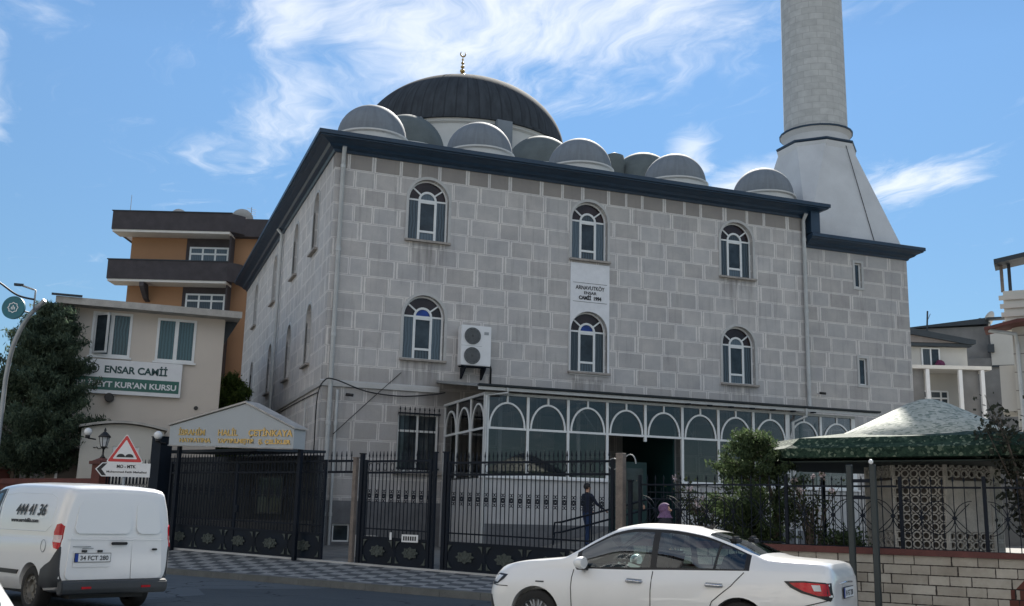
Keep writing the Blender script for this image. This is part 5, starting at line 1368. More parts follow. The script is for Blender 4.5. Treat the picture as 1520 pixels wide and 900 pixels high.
# ------------------------------------------------------------------ vegetation
def quad_leaf(V, Fc, c, s, rng, up=.0, asp=.55):
    a = Vector((rng.gauss(0,1), rng.gauss(0,1), rng.gauss(0,1)+up)).normalized()
    b = a.orthogonal().normalized(); b.rotate(Matrix.Rotation(rng.uniform(0, 6.28), 3, a)); n = a.cross(b)
    i = len(V); V += [c-a*s*.5, c+b*s*asp*.5, c+a*s*.5, c-b*s*asp*.5]; Fc.append((i, i+1, i+2, i+3))
def foliage(name, V, Fc, mat, parent):
    me = bpy.data.meshes.new(name); me.from_pydata([tuple(v) for v in V], [], Fc); me.update(); me.materials.append(M[mat])
    o = bpy.data.objects.new(name, me); col.objects.link(o); o.parent = parent; return o
def conifer(label, loc, h, rad, seed, mat='needles', n=9000, z0=.2, leaf=.16, stems=3, shape=None, lean=0, cat='tree', name='conifer_tree', nb_=110, sprig=.5):
    rng = random.Random(seed); t = thing(name, label, cat, loc)
    bm = NB()
    for s_ in range(stems):
        a = rng.uniform(0, 6.28); d = .0 if stems == 1 else .28
        tube(bm, [(d*math.cos(a), d*math.sin(a), 0), (d*1.6*math.cos(a)+.05, d*1.6*math.sin(a), h*.35), (d*.6*math.cos(a), .0, h*.85)], [.11 if stems < 3 else .085, .06, .015], 8)
    branches = []
    shape = shape or (lambda t_: math.sin(math.pi*min(1, (t_*.9+.12)))**.7)
    for i in range(nb_):
        q = rng.random(); z = h*(z0+(1-z0)*q); a = rng.uniform(0, 6.28); L_ = rad*shape(q)*rng.uniform(.55, 1.08)
        tip = Vector((math.cos(a)*L_+lean*q, math.sin(a)*L_, z+L_*.22*rng.uniform(-.3, 1.5)))
        base = Vector((lean*q, 0, z-L_*.25)); branches.append((base, tip, L_))
        if i % 3 == 0: tube(bm, [base, base.lerp(tip, .55)+Vector((0,0,.05)), tip], [.03, .016, .004], 4, cap=False)
    obj('trunk', bm, 'trunk', t)
    V, Fc = [], []
    per = n//nb_
    for base, tip, L_ in branches:
        for j in range(per):
            u = rng.random()**.55; c = base.lerp(tip, u)
            sp_ = sprig*(.35+.3*(1-u))
            c = c+Vector((rng.gauss(0, sp_), rng.gauss(0, sp_), rng.gauss(0, sp_*.75)))*.8
            quad_leaf(V, Fc, c, leaf*rng.uniform(.6, 1.4), rng, 1.1, .26)
    foliage('crown', V, Fc, mat, t)
    return t
conifer('big dark conifer with a dense crown in front of the cream building', F(-7.7, .5, .3), 8.0, 2.5, 3, n=95000, z0=.33, leaf=.15, nb_=240, shape=lambda t_: (1-t_)**.5*.92+.10 if t_ > .12 else .85, sprig=.34, lean=.35)
conifer('bushy green conifer behind the railing beside the rose bush', F(17.6, 1.1, .75), 2.6, 1.12, 8, mat='needles2', n=26000, z0=.10, leaf=.09, nb_=120, sprig=.20, stems=2, shape=lambda t_: math.sin(math.pi*(.22+.70*t_))**.8)
conifer('green leafy shrub crown showing in the gap between cream building and mosque', (4.4, 45.5, .5), 6.6, 1.5, 5, mat='leaves', n=9000, z0=.4, leaf=.2, nb_=60, sprig=.4, stems=1, name='leafy_tree')
conifer('brownish tree crown at the far left edge behind the dark conifer', F(-12.5, 4.5, .3), 8.6, 2.2, 15, mat='roseleaf', n=5000, z0=.45, leaf=.14, nb_=110, sprig=.45, stems=1, name='bare_tree')
def bush(label, loc, w_, h, seed, mat, n, leaf, name='rose_bush', petals=0, parent_cat='bush', stems=14):
    rng = random.Random(seed); t = thing(name, label, parent_cat, loc); bm = NB(); V, Fc = [], []; PV, PF = [], []
    for i in range(stems):
        a = rng.uniform(0, 6.28); L_ = w_*rng.uniform(.2, 1); zt_ = h*rng.uniform(.55, 1.05)
        p0 = Vector((0.1*math.cos(a), .1*math.sin(a), 0)); p1 = Vector((L_*.45*math.cos(a), L_*.45*math.sin(a), zt_*.6)); p2 = Vector((L_*math.cos(a), L_*math.sin(a), zt_))
        tube(bm, [p0, p1, p2], [.018, .012, .005], 5, cap=False)
        for j in range(n//stems):
            u = rng.uniform(.25, 1); c = p0.lerp(p1, u*2) if u < .5 else p1.lerp(p2, u*2-1)
            c = c+Vector((rng.gauss(0, .14), rng.gauss(0, .14), rng.gauss(0, .12))); quad_leaf(V, Fc, c, leaf*rng.uniform(.6, 1.3), rng, 0, .7)
        if petals and i < petals:
            for _ in range(14): quad_leaf(PV, PF, p2+Vector((rng.gauss(0,.03), rng.gauss(0,.03), rng.gauss(0,.03))), .07, rng, 0, .9)
    obj('stems', bm, 'trunk', t); foliage('leaves', V, Fc, mat, t)
    if petals: foliage('blooms', PV, PF, 'petal', t)
    return t
bush('sparse rose bush with pale blooms left of the green conifer', F(16.35, 1.5, .9), .75, 1.5, 4, 'roseleaf', 800, .075, petals=9, stems=20)
bush('sparse rose bush with pale blooms between the green conifer and the fountain', F(18.75, 1.3, .95), .6, 1.6, 6, 'roseleaf', 650, .075, petals=8, stems=18)
bush('low dark shrub at the foot of the railing left of the twin posts', F(19.5, .75, .95), .55, .4, 9, 'needles2', 1500, .07, name='low_shrub', stems=12)
bush('thin dark-leaved branches reaching in at the right edge before the fountain roof', F(22.9, 1.0, .9), .85, 3.0, 12, 'darkleaf', 2000, .10, name='leafy_shrub', stems=26)

# ------------------------------------------------------------------ road signs, lamp arch
sp_ = thing('sign_post', 'slim grey post on the sidewalk carrying the two road signs behind the white van', 'sign post', (.235, 24.62, 0), -YAW+R(8))
bm = NB(); tube(bm, [(0, .045, .1), (0, .045, 3.02)], .03, 10); obj('pole', bm, 'steel', sp_)
ts = thing('warning_sign', 'red-bordered triangular bumpy road warning sign above the arrow board', 'road sign', (.235, 24.62, 2.50), -YAW+R(8))
def rtri(w_, h, r, n_=5):
    P = [Vector((-w_/2, 0)), Vector((w_/2, 0)), Vector((0, h))]; out = []
    for i in range(3):
        p = P[i]; a = (P[i-1]-p).normalized(); b = (P[(i+1)%3]-p).normalized()
        for j in range(n_+1):
            t = j/n_; q = p+a*r*(1-t)**2+b*r*t**2; out.append((q.x, q.y))
    return out
bm = NB(); prism(bm, rtri(.80, .64, .07), 'y', -.012, 0); obj('plate', bm, 'white_paint', ts)
bm = NB(); prism(bm, [(x, z+.022) for x, z in rtri(.74, .59, .06)], 'y', -.016, -.0125); obj('red_border', bm, 'red_paint', ts)
bm = NB(); prism(bm, [(x, z+.085) for x, z in rtri(.52, .42, .03)], 'y', -.020, -.0165); obj('white_field', bm, 'white_paint', ts)
bm = NB(); pts = [(-.185, .12)]+[(-.09+.085*math.cos(math.pi-math.pi*i/10), .135+.06*math.sin(math.pi*i/10)) for i in range(11)]+[(0, .14)]+[(.09+.085*math.cos(math.pi-math.pi*i/10), .135+.06*math.sin(math.pi*i/10)) for i in range(11)]+[(.185, .12)]
prism(bm, pts, 'y', -.024, -.0205); obj('bump_symbol', bm, 'ink', ts)
ars = thing('direction_sign', 'white arrow-ended direction sign with black lettering below the warning triangle', 'road sign', (.235, 24.62, 2.20), -YAW+R(8))
bm = NB(); prism(bm, [(-.60, .155), (-.46, 0), (.55, 0), (.55, .30), (-.46, .30)], 'y', -.012, 0); obj('plate', bm, 'white_paint', ars)
bm = NB(); prism(bm, [(-.57, .155), (-.45, .02), (-.36, .02), (-.47, .155), (-.36, .28), (-.45, .28)], 'y', -.016, -.0125); obj('black_chevron', bm, 'ink', ars)
text('line_one', 'MO - MTK', .095, 'ink', ars, (.04, -.0155, .19), ext=.002, width=.40, bold=.003)
text('line_two', 'Muhammed Fatih Mahallesi', .06, 'ink', ars, (.06, -.0155, .085), ext=.002, width=.84, bold=.001)

la = thing('lamp_arch', 'curved silver street pole with a small lamp arm at the left edge', 'street lamp', (-3.2, 34.3, .3))
bm = NB(); P_ = [(0, 0, 0), (-.02, 0, 4.1), (0, -.12, 5.1), (.12, -.35, 5.95), (.42, -.62, 6.7), (.86, -.95, 7.22)]
cat_ = []
for i in range(len(P_)-1):
    p0, p1, p2, p3 = [Vector(P_[max(0, min(len(P_)-1, k_))]) for k_ in (i-1, i, i+1, i+2)]
    for j in range(6):
        t_ = j/6; cat_.append(.5*((2*p1)+(-p0+p2)*t_+(2*p0-5*p1+4*p2-p3)*t_*t_+(-p0+3*p1-3*p2+p3)*t_**3))
cat_.append(Vector(P_[-1])); tube(bm, cat_, .065, 12); obj('curved_pole', bm, 'steel', la, smooth=40)
bm = NB(); tube(bm, [(.58, -.9, 6.9), (.58, -.9, 7.5), (.52, -.9, 7.52), (.18, -.85, 7.62)], .028, 6); obj('lamp_arm', bm, 'steel', la)
bm = NB(); box(bm, -.02, .24, -.93, -.78, 7.60, 7.66); obj('lamp_head', bm, 'dark_roof', la)
bm = NB(); tube(bm, [(-.15, -.65, 6.95), (.45, -.72, 6.85)], .03, 6); obj('sign_arm', bm, 'steel', la)
ds = thing('round_sign', 'round teal disc sign with a pale star emblem on the curved lamp pole', 'sign', (-3.17, 33.6, 7.26), -YAW-R(2))
bm = NB(); disc(bm, (0, 0), .34, -.04, .04, 40); obj('disc', bm, 'teal', ds)
bm = NB()
for k_ in range(8):
    a = R(45*k_); b = R(45*(k_+1)); m = (a+b)/2
    bar(bm, (.155*math.cos(a), .155*math.sin(a)), (.125*math.cos(m), .125*math.sin(m)), .022, -.05, -.0405); bar(bm, (.125*math.cos(m), .125*math.sin(m)), (.155*math.cos(b), .155*math.sin(b)), .022, -.049, -.0405)
for x in (-.045, .0, .045): bar(bm, (x, -.06), (x, .07 if x == 0 else .02), .022, -.05, -.0405)
obj('star_emblem', bm, 'white_paint', ds)
cable('black wire swinging from the left edge to the curved lamp pole', [(-4.6, 33.0, 8.5), (-3.63, 33.4, 7.95), (-3.1, 33.45, 7.62), (-2.62, 33.4, 7.52)], .03)

# ------------------------------------------------------------------ people
def body(name, parent, J, E, mats, assign):
    """one skinned surface grown over a joint graph; J: name -> (pos, radius)"""
    me = bpy.data.meshes.new(name); ks = list(J); ix = {k_: i for i, k_ in enumerate(ks)}
    me.from_pydata([J[k_][0] for k_ in ks], [(ix[a], ix[b]) for a, b in E], [])
    o = bpy.data.objects.new(name, me); col.objects.link(o)
    md = o.modifiers.new('s', 'SKIN'); md.use_smooth_shade = True
    for i, k_ in enumerate(ks):
        r_ = J[k_][1]; r_ = r_ if isinstance(r_, tuple) else (r_, r_)
        me.skin_vertices[0].data[i].radius = r_; me.skin_vertices[0].data[i].use_root = (k_ == 'pelvis')
    sb = o.modifiers.new('u', 'SUBSURF'); sb.levels = 2; sb.render_levels = 2
    bpy.context.view_layer.update(); dg = bpy.context.evaluated_depsgraph_get()
    m2 = bpy.data.meshes.new_from_object(o.evaluated_get(dg)); m2.name = name
    o.modifiers.clear(); o.data = m2; bpy.data.meshes.remove(me)
    for m_ in mats: m2.materials.append(M[m_])
    for p in m2.polygons: p.material_index = assign(p.center); p.use_smooth = True
    uvbox(m2); o.parent = parent; return o
def person(label, loc, rotz, H=1.72, cloth=('navy', 'jeans'), arms=((.15, .28, .95), (.15, .30, 1.0)), stride=.12, scarf=False, lean=.0, coat=False):
    """faces local -y. arms: hand targets (out, forward, up) for left and right"""
    t = thing('person', label, 'person', loc, rotz); k_ = H/1.72
    J = {'pelvis': ((0, 0, .95), (.155, .12)), 'waist': ((0, -.01-lean*.3, 1.10), (.14, .11)), 'chest': ((0, -.01-lean*.7, 1.30), (.17, .125)), 'nb': ((0, -lean, 1.44), (.085, .08)), 'neck': ((0, -.01-lean, 1.50), .055), 'jaw': ((0, -.025-lean, 1.565), (.062, .075)), 'skull': ((0, -.005-lean, 1.635), (.078, .095)), 'crown': ((0, .01-lean, 1.69), (.05, .06))}
    E = [('pelvis','waist'),('waist','chest'),('chest','nb'),('nb','neck'),('neck','jaw'),('jaw','skull'),('skull','crown')]
    for s_, nm, arm in ((1, 'l', arms[0]), (-1, 'r', arms[1])):
        sh = Vector((.185*s_, -lean*.9, 1.40)); ha = Vector((arm[0]*s_, -arm[1]-lean, arm[2]))
        mid = (sh+ha)/2; d = ha-sh; L_ = min(d.length, .56); bend = math.sqrt(max(0, .29**2-(L_/2)**2))
        el = mid+Vector((s_*.35, .8, -.45)).normalized()*bend
        J['sh'+nm] = (tuple(sh), .068); J['el'+nm] = (tuple(el), .048); J['wr'+nm] = (tuple(ha), (.03, .026))
        E += [('chest','sh'+nm), ('sh'+nm,'el'+nm), ('el'+nm,'wr'+nm)]
        dd = (ha-el).normalized(); pm = ha+dd*.06; J['pa'+nm] = (tuple(pm), (.036, .018)); E.append(('wr'+nm,'pa'+nm))
        sx = dd.cross(Vector((0,0,1))); sx = sx.normalized() if sx.length > .1 else Vector((1,0,0))
        for fi in range(4):
            off = sx*(fi-1.5)*.02; L1 = (.036, .042, .039, .03)[fi]
            J[f'f{nm}{fi}a'] = (tuple(pm+dd*.045+off), .0095); J[f'f{nm}{fi}b'] = (tuple(pm+dd*(.045+L1*.7)+off+Vector((0,0,-L1*.8))), .008)
            E += [('pa'+nm, f'f{nm}{fi}a'), (f'f{nm}{fi}a', f'f{nm}{fi}b')]
        J['t'+nm] = (tuple(ha+dd*.045-sx*s_*.045+Vector((0,0,-.01))), .0105); E.append(('wr'+nm, 't'+nm))
        fy = -stride*s_
        J['hip'+nm] = ((.095*s_, 0, .88), (.095, .10)); J['kn'+nm] = ((.10*s_, fy*.6-.03, .49), .062); J['an'+nm] = ((.105*s_, fy+.02, .09), .042); J['to'+nm] = ((.12*s_, fy-.16, .035), (.042, .028))
        E += [('pelvis','hip'+nm), ('hip'+nm,'kn'+nm), ('kn'+nm,'an'+nm), ('an'+nm,'to'+nm)]
    hands = [Vector(J['wr'+n_][0]) for n_ in 'lr']
    def assign(c):
        if c.z > 1.49 or any((c-h).length < .13 and (c-h).dot((h-Vector(J['el'+n_][0])).normalized()) > -.01 for h, n_ in zip(hands, 'lr')): return 2
        if c.z < .075: return 3
        return 1 if (c.z < (.55 if coat else .93) and all((c-h).length > .2 for h in hands)) else 0
    b = body('body', t, J, E, [cloth[0], cloth[1], 'skin', 'black'], assign)
    # face: nose, eyes, mouth, ears on the head
    hy = -lean
    bm = NB()
    for v_, r_ in (((0, -.108+hy, 1.60), (.012, .018, .018)), ((.078, .0+hy, 1.60), (.010, .018, .028)), ((-.078, 0+hy, 1.60), (.010, .018, .028))):
        q = bmesh.ops.create_icosphere(bm, subdivisions=2, radius=1, matrix=Matrix.Translation(v_) @ Matrix.Diagonal((*r_, 1)))
    obj('nose_and_ears', bm, 'skin', t, smooth=60) if False else None
    bm2 = NB(); me = bpy.data.meshes.new('t'); bm.to_mesh(me); bm2.from_mesh(b.data); n0 = len(bm2.faces); bm2.from_mesh(me); bm2.faces.ensure_lookup_table()
    for f in bm2.faces[n0:]: f.material_index = 2; f.smooth = True
    bm2.to_mesh(b.data); bm2.free(); bm.free(); bpy.data.meshes.remove(me)
    for x in (-.03, .03):
        bm = NB(); bmesh.ops.create_icosphere(bm, subdivisions=2, radius=1, matrix=Matrix.Translation((x, -.09+hy, 1.628)) @ Matrix.Diagonal((.012, .008, .006, 1))); obj('eye', bm, 'ink', t)
    bm = NB(); bmesh.ops.create_icosphere(bm, subdivisions=2, radius=1, matrix=Matrix.Translation((0, -.094+hy, 1.562)) @ Matrix.Diagonal((.024, .007, .006, 1))); obj('mouth', bm, 'flowerpot', t)
    if scarf:
        bm = NB(); bmesh.ops.create_uvsphere(bm, u_segments=28, v_segments=18, radius=1, matrix=Matrix.Translation((0, .018+hy, 1.632)) @ Matrix.Diagonal((.106, .125, .118, 1)))
        bmesh.ops.delete(bm, geom=[v for v in bm.verts if v.co.y < -.055+hy and 1.53 < v.co.z < 1.70 and abs(v.co.x) < .07], context='VERTS')
        lathe(bm, [(.098, 1.60), (.105, 1.55), (.118, 1.51), (.135, 1.475), (.15, 1.45)], 24, (0, .01+hy*.95), cap=False)
        for v in bm.verts: v.co += Vector((math.sin(v.co.z*60+v.co.x*30)*.004, math.sin(v.co.x*70+v.co.z*20)*.004, 0))
        obj('headscarf', bm, 'scarf', t, smooth=70)
    else:
        bm = NB(); bmesh.ops.create_uvsphere(bm, u_segments=24, v_segments=16, radius=1, matrix=Matrix.Translation((0, .014+hy, 1.645)) @ Matrix.Diagonal((.088, .107, .098, 1)))
        bmesh.ops.delete(bm, geom=[v for v in bm.verts if (v.co.y < -.02+hy and v.co.z < 1.675) or v.co.z < 1.57], context='VERTS')
        for v in bm.verts: v.co *= 1+random.uniform(-.003, .003)
        obj('hair', bm, 'hair', t, smooth=70)
    if coat:
        bm = NB(); rings = [(1.47, .10, .09), (1.44, .17, .11), (1.37, .21, .135), (1.2, .175, .135), (.98, .19, .15), (.75, .22, .18), (.52, .245, .20)]
        vr = [[bm.verts.new((a*math.cos(2*math.pi*i/28)*(1+.03*math.sin(i*2.1)), b_*math.sin(2*math.pi*i/28)-lean*max(0, (z-.95)/.5), z)) for i in range(28)] for z, a, b_ in rings]
        for A_, B2 in zip(vr, vr[1:]):
            for i in range(28): bm.faces.new((A_[i], A_[(i+1)%28], B2[(i+1)%28], B2[i]))
        obj('coat', bm, cloth[0], t, smooth=60)
    t.scale = (k_, k_, k_)
    return t
person('person in a dark jacket and blue jeans standing at the porch ramp handrail', (12.55, PY-2.55, .78), R(100), 1.74, ('navy', 'jeans'), ((.28, .30, 1.0), (.22, .42, 1.03)), .1)
person('person in a purple patterned headscarf and dark coat walking behind the white sedan', F(16.4, -.95, .16), R(58), 1.70, ('darkcloth', 'darkcloth'), ((.2, .16, .85), (.2, .10, .85)), .16, scarf=True, lean=.10, coat=True)
person('person in dark clothes standing inside the porch doorway', (15.9, PY+1.0, 1.2), R(-10), 1.72, ('darkcloth', 'navy'), ((.25, .06, .82), (.25, .06, .82)), .06)
# ------------------------------------------------------------------ vehicles: x forward, y left, z up
def hermite(keys, x):
    """keys: sorted (x, v...) rows; smooth monotone-ish interpolation"""
    n = len(keys)
    if x <= keys[0][0]: return keys[0][1:]
    if x >= keys[-1][0]: return keys[-1][1:]
    i = max(j for j in range(n-1) if keys[j][0] <= x)
    a, b = keys[i], keys[i+1]; h = b[0]-a[0]; t = (x-a[0])/h; out = []
    for c in range(1, len(a)):
        d = (b[c]-a[c])/h
        da = (a[c]-keys[i-1][c])/(a[0]-keys[i-1][0]) if i > 0 else d
        db = (keys[i+2][c]-b[c])/(keys[i+2][0]-b[0]) if i+2 < n else d
        ma = 0 if da*d <= 0 else 2*da*d/(da+d); mb = 0 if db*d <= 0 else 2*db*d/(db+d)
        out.append(a[c]*(2*t**3-3*t*t+1)+h*ma*(t**3-2*t*t+t)+b[c]*(3*t*t-2*t**3)+h*mb*(t**3-t*t))
    return out
class Car:
    def __init__(s, keys): s.k = keys
    def sec(s, x):
        zb, zt, zs, w_, ws, wr, zr = hermite(s.k, x)
        L = [(0, zb), (w_*.80, zb), (w_*.92, zb+.035), (w_*.975, zb+.12), (w_*.995, zb+.22), (w_, zb+(zs-zb)*.52), (w_*.998, zb+(zs-zb)*.70), ((w_+ws)/2+.012, zb+(zs-zb)*.86), (ws+.008, zs-.02), (ws-.004, zs+.008)]
        x9 = L[-1]
        for t in (.06, .35, .65, .92): L.append((x9[0]+(wr-x9[0])*t+.022*math.sin(math.pi*t)*(zr-zs)*2.2, x9[1]+(zr-x9[1])*t))
        L += [(wr, zr), (wr-.035, zr+(zt-zr)*.42), (wr*.80, zr+(zt-zr)*.74), (wr*.45, zr+(zt-zr)*.95), (0, zt)]
        return L
    def y(s, x, z):
        L = s.sec(x)
        for (y0, z0), (y1, z1) in zip(L[1:], L[2:]):
            if z0 <= z <= z1 and z1 > z0: return y0+(y1-y0)*(z-z0)/(z1-z0)
        return L[-2][0]
def carbody(name, car, xs, classify, parent, mats, arches, r=.345, names=()):
    bm = NB(); rows = []
    for x in xs:
        L = car.sec(x); half = [bm.verts.new((x, y, z)) for y, z in L]
        oth = [bm.verts.new((x, -y, z)) for y, z in L[1:-1]]
        rows.append((half, oth))
    nL = len(rows[0][0])
    def ring(rw): return rw[0]+rw[1][::-1]
    for i in range(len(rows)-1):
        A, B = ring(rows[i]), ring(rows[i+1]); n = len(A); xm = (xs[i]+xs[i+1])/2
        for j in range(n):
            f = bm.faces.new((A[j], A[(j+1)%n], B[(j+1)%n], B[j]))
            seg = j if j < nL-1 else n-1-j
            f.material_index = classify(xm, seg); f.smooth = True
    bm.faces.new(ring(rows[0])[::-1]); bm.faces.new(ring(rows[-1]))
    bmesh.ops.recalc_face_normals(bm, faces=bm.faces)
    o = obj(name, bm, mats, parent, fix=False)
    cs = []
    for ax in arches:
        for s_ in (-1, 1):
            b = NB(); pts = [(ax+r*math.cos(2*math.pi*i/36), .335+r*math.sin(2*math.pi*i/36)) for i in range(36)]
            prism(b, pts, 'y', .56*s_, 1.1*s_); 
            for f in b.faces: f.material_index = 0
            cs.append(b)
    pw = o.matrix_world.copy(); 
    # booleans run in local space (parents are placed afterwards)
    cut(o, cs)
    # split glass and trim off into their own meshes
    src = o.data; out = {}
    for mi in sorted({p.material_index for p in src.polygons}):
        if mi == 0: continue
        b = NB(); b.from_mesh(src); bmesh.ops.delete(b, geom=[f for f in b.faces if f.material_index != mi], context='FACES')
        me = bpy.data.meshes.new(names[mi]); b.to_mesh(me); b.free(); me.materials.clear(); me.materials.append(M[mats[mi]])
        for p in me.polygons: p.material_index = 0
        q = bpy.data.objects.new(names[mi], me); col.objects.link(q); q.parent = parent; out[mi] = q
    b = NB(); b.from_mesh(src); bmesh.ops.delete(b, geom=[f for f in b.faces if f.material_index != 0], context='FACES'); b.to_mesh(src); b.free()
    src.materials.clear(); src.materials.append(M[mats[0]])
    for p in src.polygons: p.use_smooth = True
    src.set_sharp_from_angle(angle=R(34))
    return o, out
def seam(bm, car, pts, r=.006, off=.001, side=1):
    P = []
    for (x0, z0), (x1, z1) in zip(pts, pts[1:]):
        for j in range(6):
            t = j/6; x, z = x0+(x1-x0)*t, z0+(z1-z0)*t; P.append((x, side*(car.y(x, z)+off), z))
    x, z = pts[-1]; P.append((x, side*(car.y(x, z)+off), z)); tube(bm, P, r, 5)
def patch(car, outline, side=1, off=.007, rings=4, sub=3):
    bm = NB(); P = []
    for (a, b) in zip(outline, outline[1:]+outline[:1]):
        for j in range(sub): P.append((a[0]+(b[0]-a[0])*j/sub, a[1]+(b[1]-a[1])*j/sub))
    cx = sum(p[0] for p in P)/len(P); cz = sum(p[1] for p in P)/len(P); R_ = []
    for k_ in range(rings):
        t = 1-k_/rings; o_ = off if k_ else -.004
        R_.append([bm.verts.new((cx+(x-cx)*(t if k_ else 1), side*(car.y(cx+(x-cx)*t, cz+(z-cz)*t)+o_), cz+(z-cz)*t)) for x, z in P])
    R_.insert(1, [bm.verts.new((x, side*(car.y(x, z)+off), z)) for x, z in P])
    c = bm.verts.new((cx, side*(car.y(cx, cz)+off), cz)); n = len(P)
    for A, B in zip(R_, R_[1:]):
        for i in range(n): bm.faces.new((A[i], A[(i+1)%n], B[(i+1)%n], B[i]))
    for i in range(n): bm.faces.new((R_[-1][i], R_[-1][(i+1)%n], c))
    return bm
def toY(bm): bmesh.ops.transform(bm, matrix=Matrix(((1,0,0,0),(0,0,-1,0),(0,1,0,0),(0,0,0,1))), verts=bm.verts)
def wheel(parent, x, y, side, r=.315, kind='alloy', name='wheel'):
    """axis along y; side +1 = left"""
    bm = NB(); w_ = .10
    lathe(bm, [(r*.64, -w_), (r*.93, -w_), (r, -w_*.75), (r, w_*.75), (r*.985, w_*.86), (r*.93, w_), (r*.80, w_*1.04), (r*.66, w_*.98), (r*.64, w_*.6)], 44, cap=False)
    for f in bm.faces: f.smooth = True
    m4 = Matrix.Translation((x, y, r)) @ Matrix.Rotation(R(-90)*side, 4, 'X')
    bmesh.ops.transform(bm, matrix=m4, verts=bm.verts)
    ty = obj(name, bm, 'rubber', parent, smooth=50)
    bm = NB(); lathe(bm, [(r*.62, -w_*.4), (r*.655, w_*.95), (r*.67, w_*1.0), (r*.67, w_*.9), (r*.60, w_*.5), (r*.60, -.02), (.01, -.02)], 40, cap=False)
    bmesh.ops.transform(bm, matrix=m4, verts=bm.verts); obj('rim_barrel', bm, 'alloy' if kind == 'alloy' else 'rimsteel', ty, smooth=35)
    bm = NB(); 
    if kind == 'alloy':
        for i in range(10):
            for da in (-.13, .13):
                a = 2*math.pi*i/10; c0, s0_ = math.cos(a), math.sin(a); c1, s1_ = math.cos(a+da), math.sin(a+da)
                p = Vector((.045*c0, .045*s0_, w_*.62)); q = Vector((r*.63*c1, r*.63*s1_, w_*.78)); d = (q-p); nn = Vector((-d.y, d.x, 0)).normalized()*.011
                v8 = [bm.verts.new(t) for t in (p-nn, p+nn, q+nn, q-nn, p-nn-Vector((0,0,.03)), p+nn-Vector((0,0,.03)), q+nn-Vector((0,0,.03)), q-nn-Vector((0,0,.03)))]
                for f in ((0,1,2,3),(7,6,5,4),(0,4,5,1),(2,6,7,3),(1,5,6,2),(0,3,7,4)): bm.faces.new([v8[i2] for i2 in f])
        lathe(bm, [(.055, w_*.4), (.055, w_*.72), (.03, w_*.78), (.001, w_*.78)], 20, cap=False)
    else:
        lathe(bm, [(r*.60, w_*.35), (r*.55, w_*.75), (r*.42, w_*.80), (r*.36, w_*.35), (.06, w_*.30), (.055, w_*.7), (.001, w_*.72)], 36, cap=False)
    bmesh.ops.transform(bm, matrix=m4, verts=bm.verts); sp = obj('spokes', bm, 'alloy' if kind == 'alloy' else 'rimsteel', ty, smooth=35)
    if kind != 'alloy':
        bm = NB()
        for i in range(12): a = 2*math.pi*i/12; lathe(bm, [(.016, w_*.70), (.016, w_*.815), (.001, w_*.82)], 8, c=(r*.485*math.cos(a), r*.485*math.sin(a)), cap=False)
        bmesh.ops.transform(bm, matrix=m4, verts=bm.verts); obj('vent_holes', bm, 'black', ty)
    bm = NB(); lathe(bm, [(r*.59, -.03), (.01, -.03)], 24, cap=False); bmesh.ops.transform(bm, matrix=m4, verts=bm.verts); obj('brake_disc', bm, 'black', ty)
    return ty
def plate(parent, s, loc, rz, w_=.52, h=.112, sz=.085):
    """number plate facing local -y of its own frame"""
    bm = NB(); box(bm, -w_/2-.008, w_/2+.008, -.008, .0, -.008, h+.008); p = obj('number_plate', bm, 'black', parent, loc, rz)
    bm = NB(); box(bm, -w_/2+.045, w_/2, -.012, -.0085, 0, h); obj('plate_face', bm, 'white_paint', p)
    bm = NB(); box(bm, -w_/2, -w_/2+.044, -.012, -.0085, 0, h); obj('blue_band', bm, 'plateblue', p)
    text('plate_number', s, sz, 'ink', p, (.02, -.0122, .022), ext=.001, width=w_*.80, bold=.002)
    return p
M['plateblue'] = plain('blue_plate_band', (.01,.05,.30), .4)
def mirror(parent, x, y, z, s_=1):
    bm = NB(); bmesh.ops.create_uvsphere(bm, u_segments=20, v_segments=12, radius=1)
    for v in bm.verts:
        v.co = Vector((v.co.x*.085+(-.02 if v.co.x < 0 else .0), v.co.y*.115, v.co.z*.075))
        if v.co.x < -.045: v.co.x = -.045
    bmesh.ops.transform(bm, matrix=Matrix.Translation((x, s_*(y+.12), z+.04)), verts=bm.verts); o = obj('wing_mirror', bm, parent.get('paint', 'carwhite'), parent, smooth=60)
    bm = NB(); prism(bm, [(s_*(y-.03), z-.05), (s_*(y+.13), z-.045), (s_*(y+.15), z-.02), (s_*(y-.03), z+.0)], 'x', x-.04, x+.05); obj('mirror_foot', bm, 'black', o)
    return o

def build_saloon(name, label, cat, keys, glass, xs, arches, rear='saloon', plate_no='34 FGT 280', paint='carwhite'):
    t = thing(name, label, cat, (0,0,0)); t['paint'] = paint
    car = Car(keys); o, g = carbody('body', car, xs, glass, t, [paint, 'carglass', 'carglass', 'carglass', 'black'], arches, names=('', 'side_window', 'windscreen', 'rear_window', 'window_trim'))
    for ax in arches:
        for s_ in (1, -1): wheel(t, ax, s_*.755, s_)
    return t, car
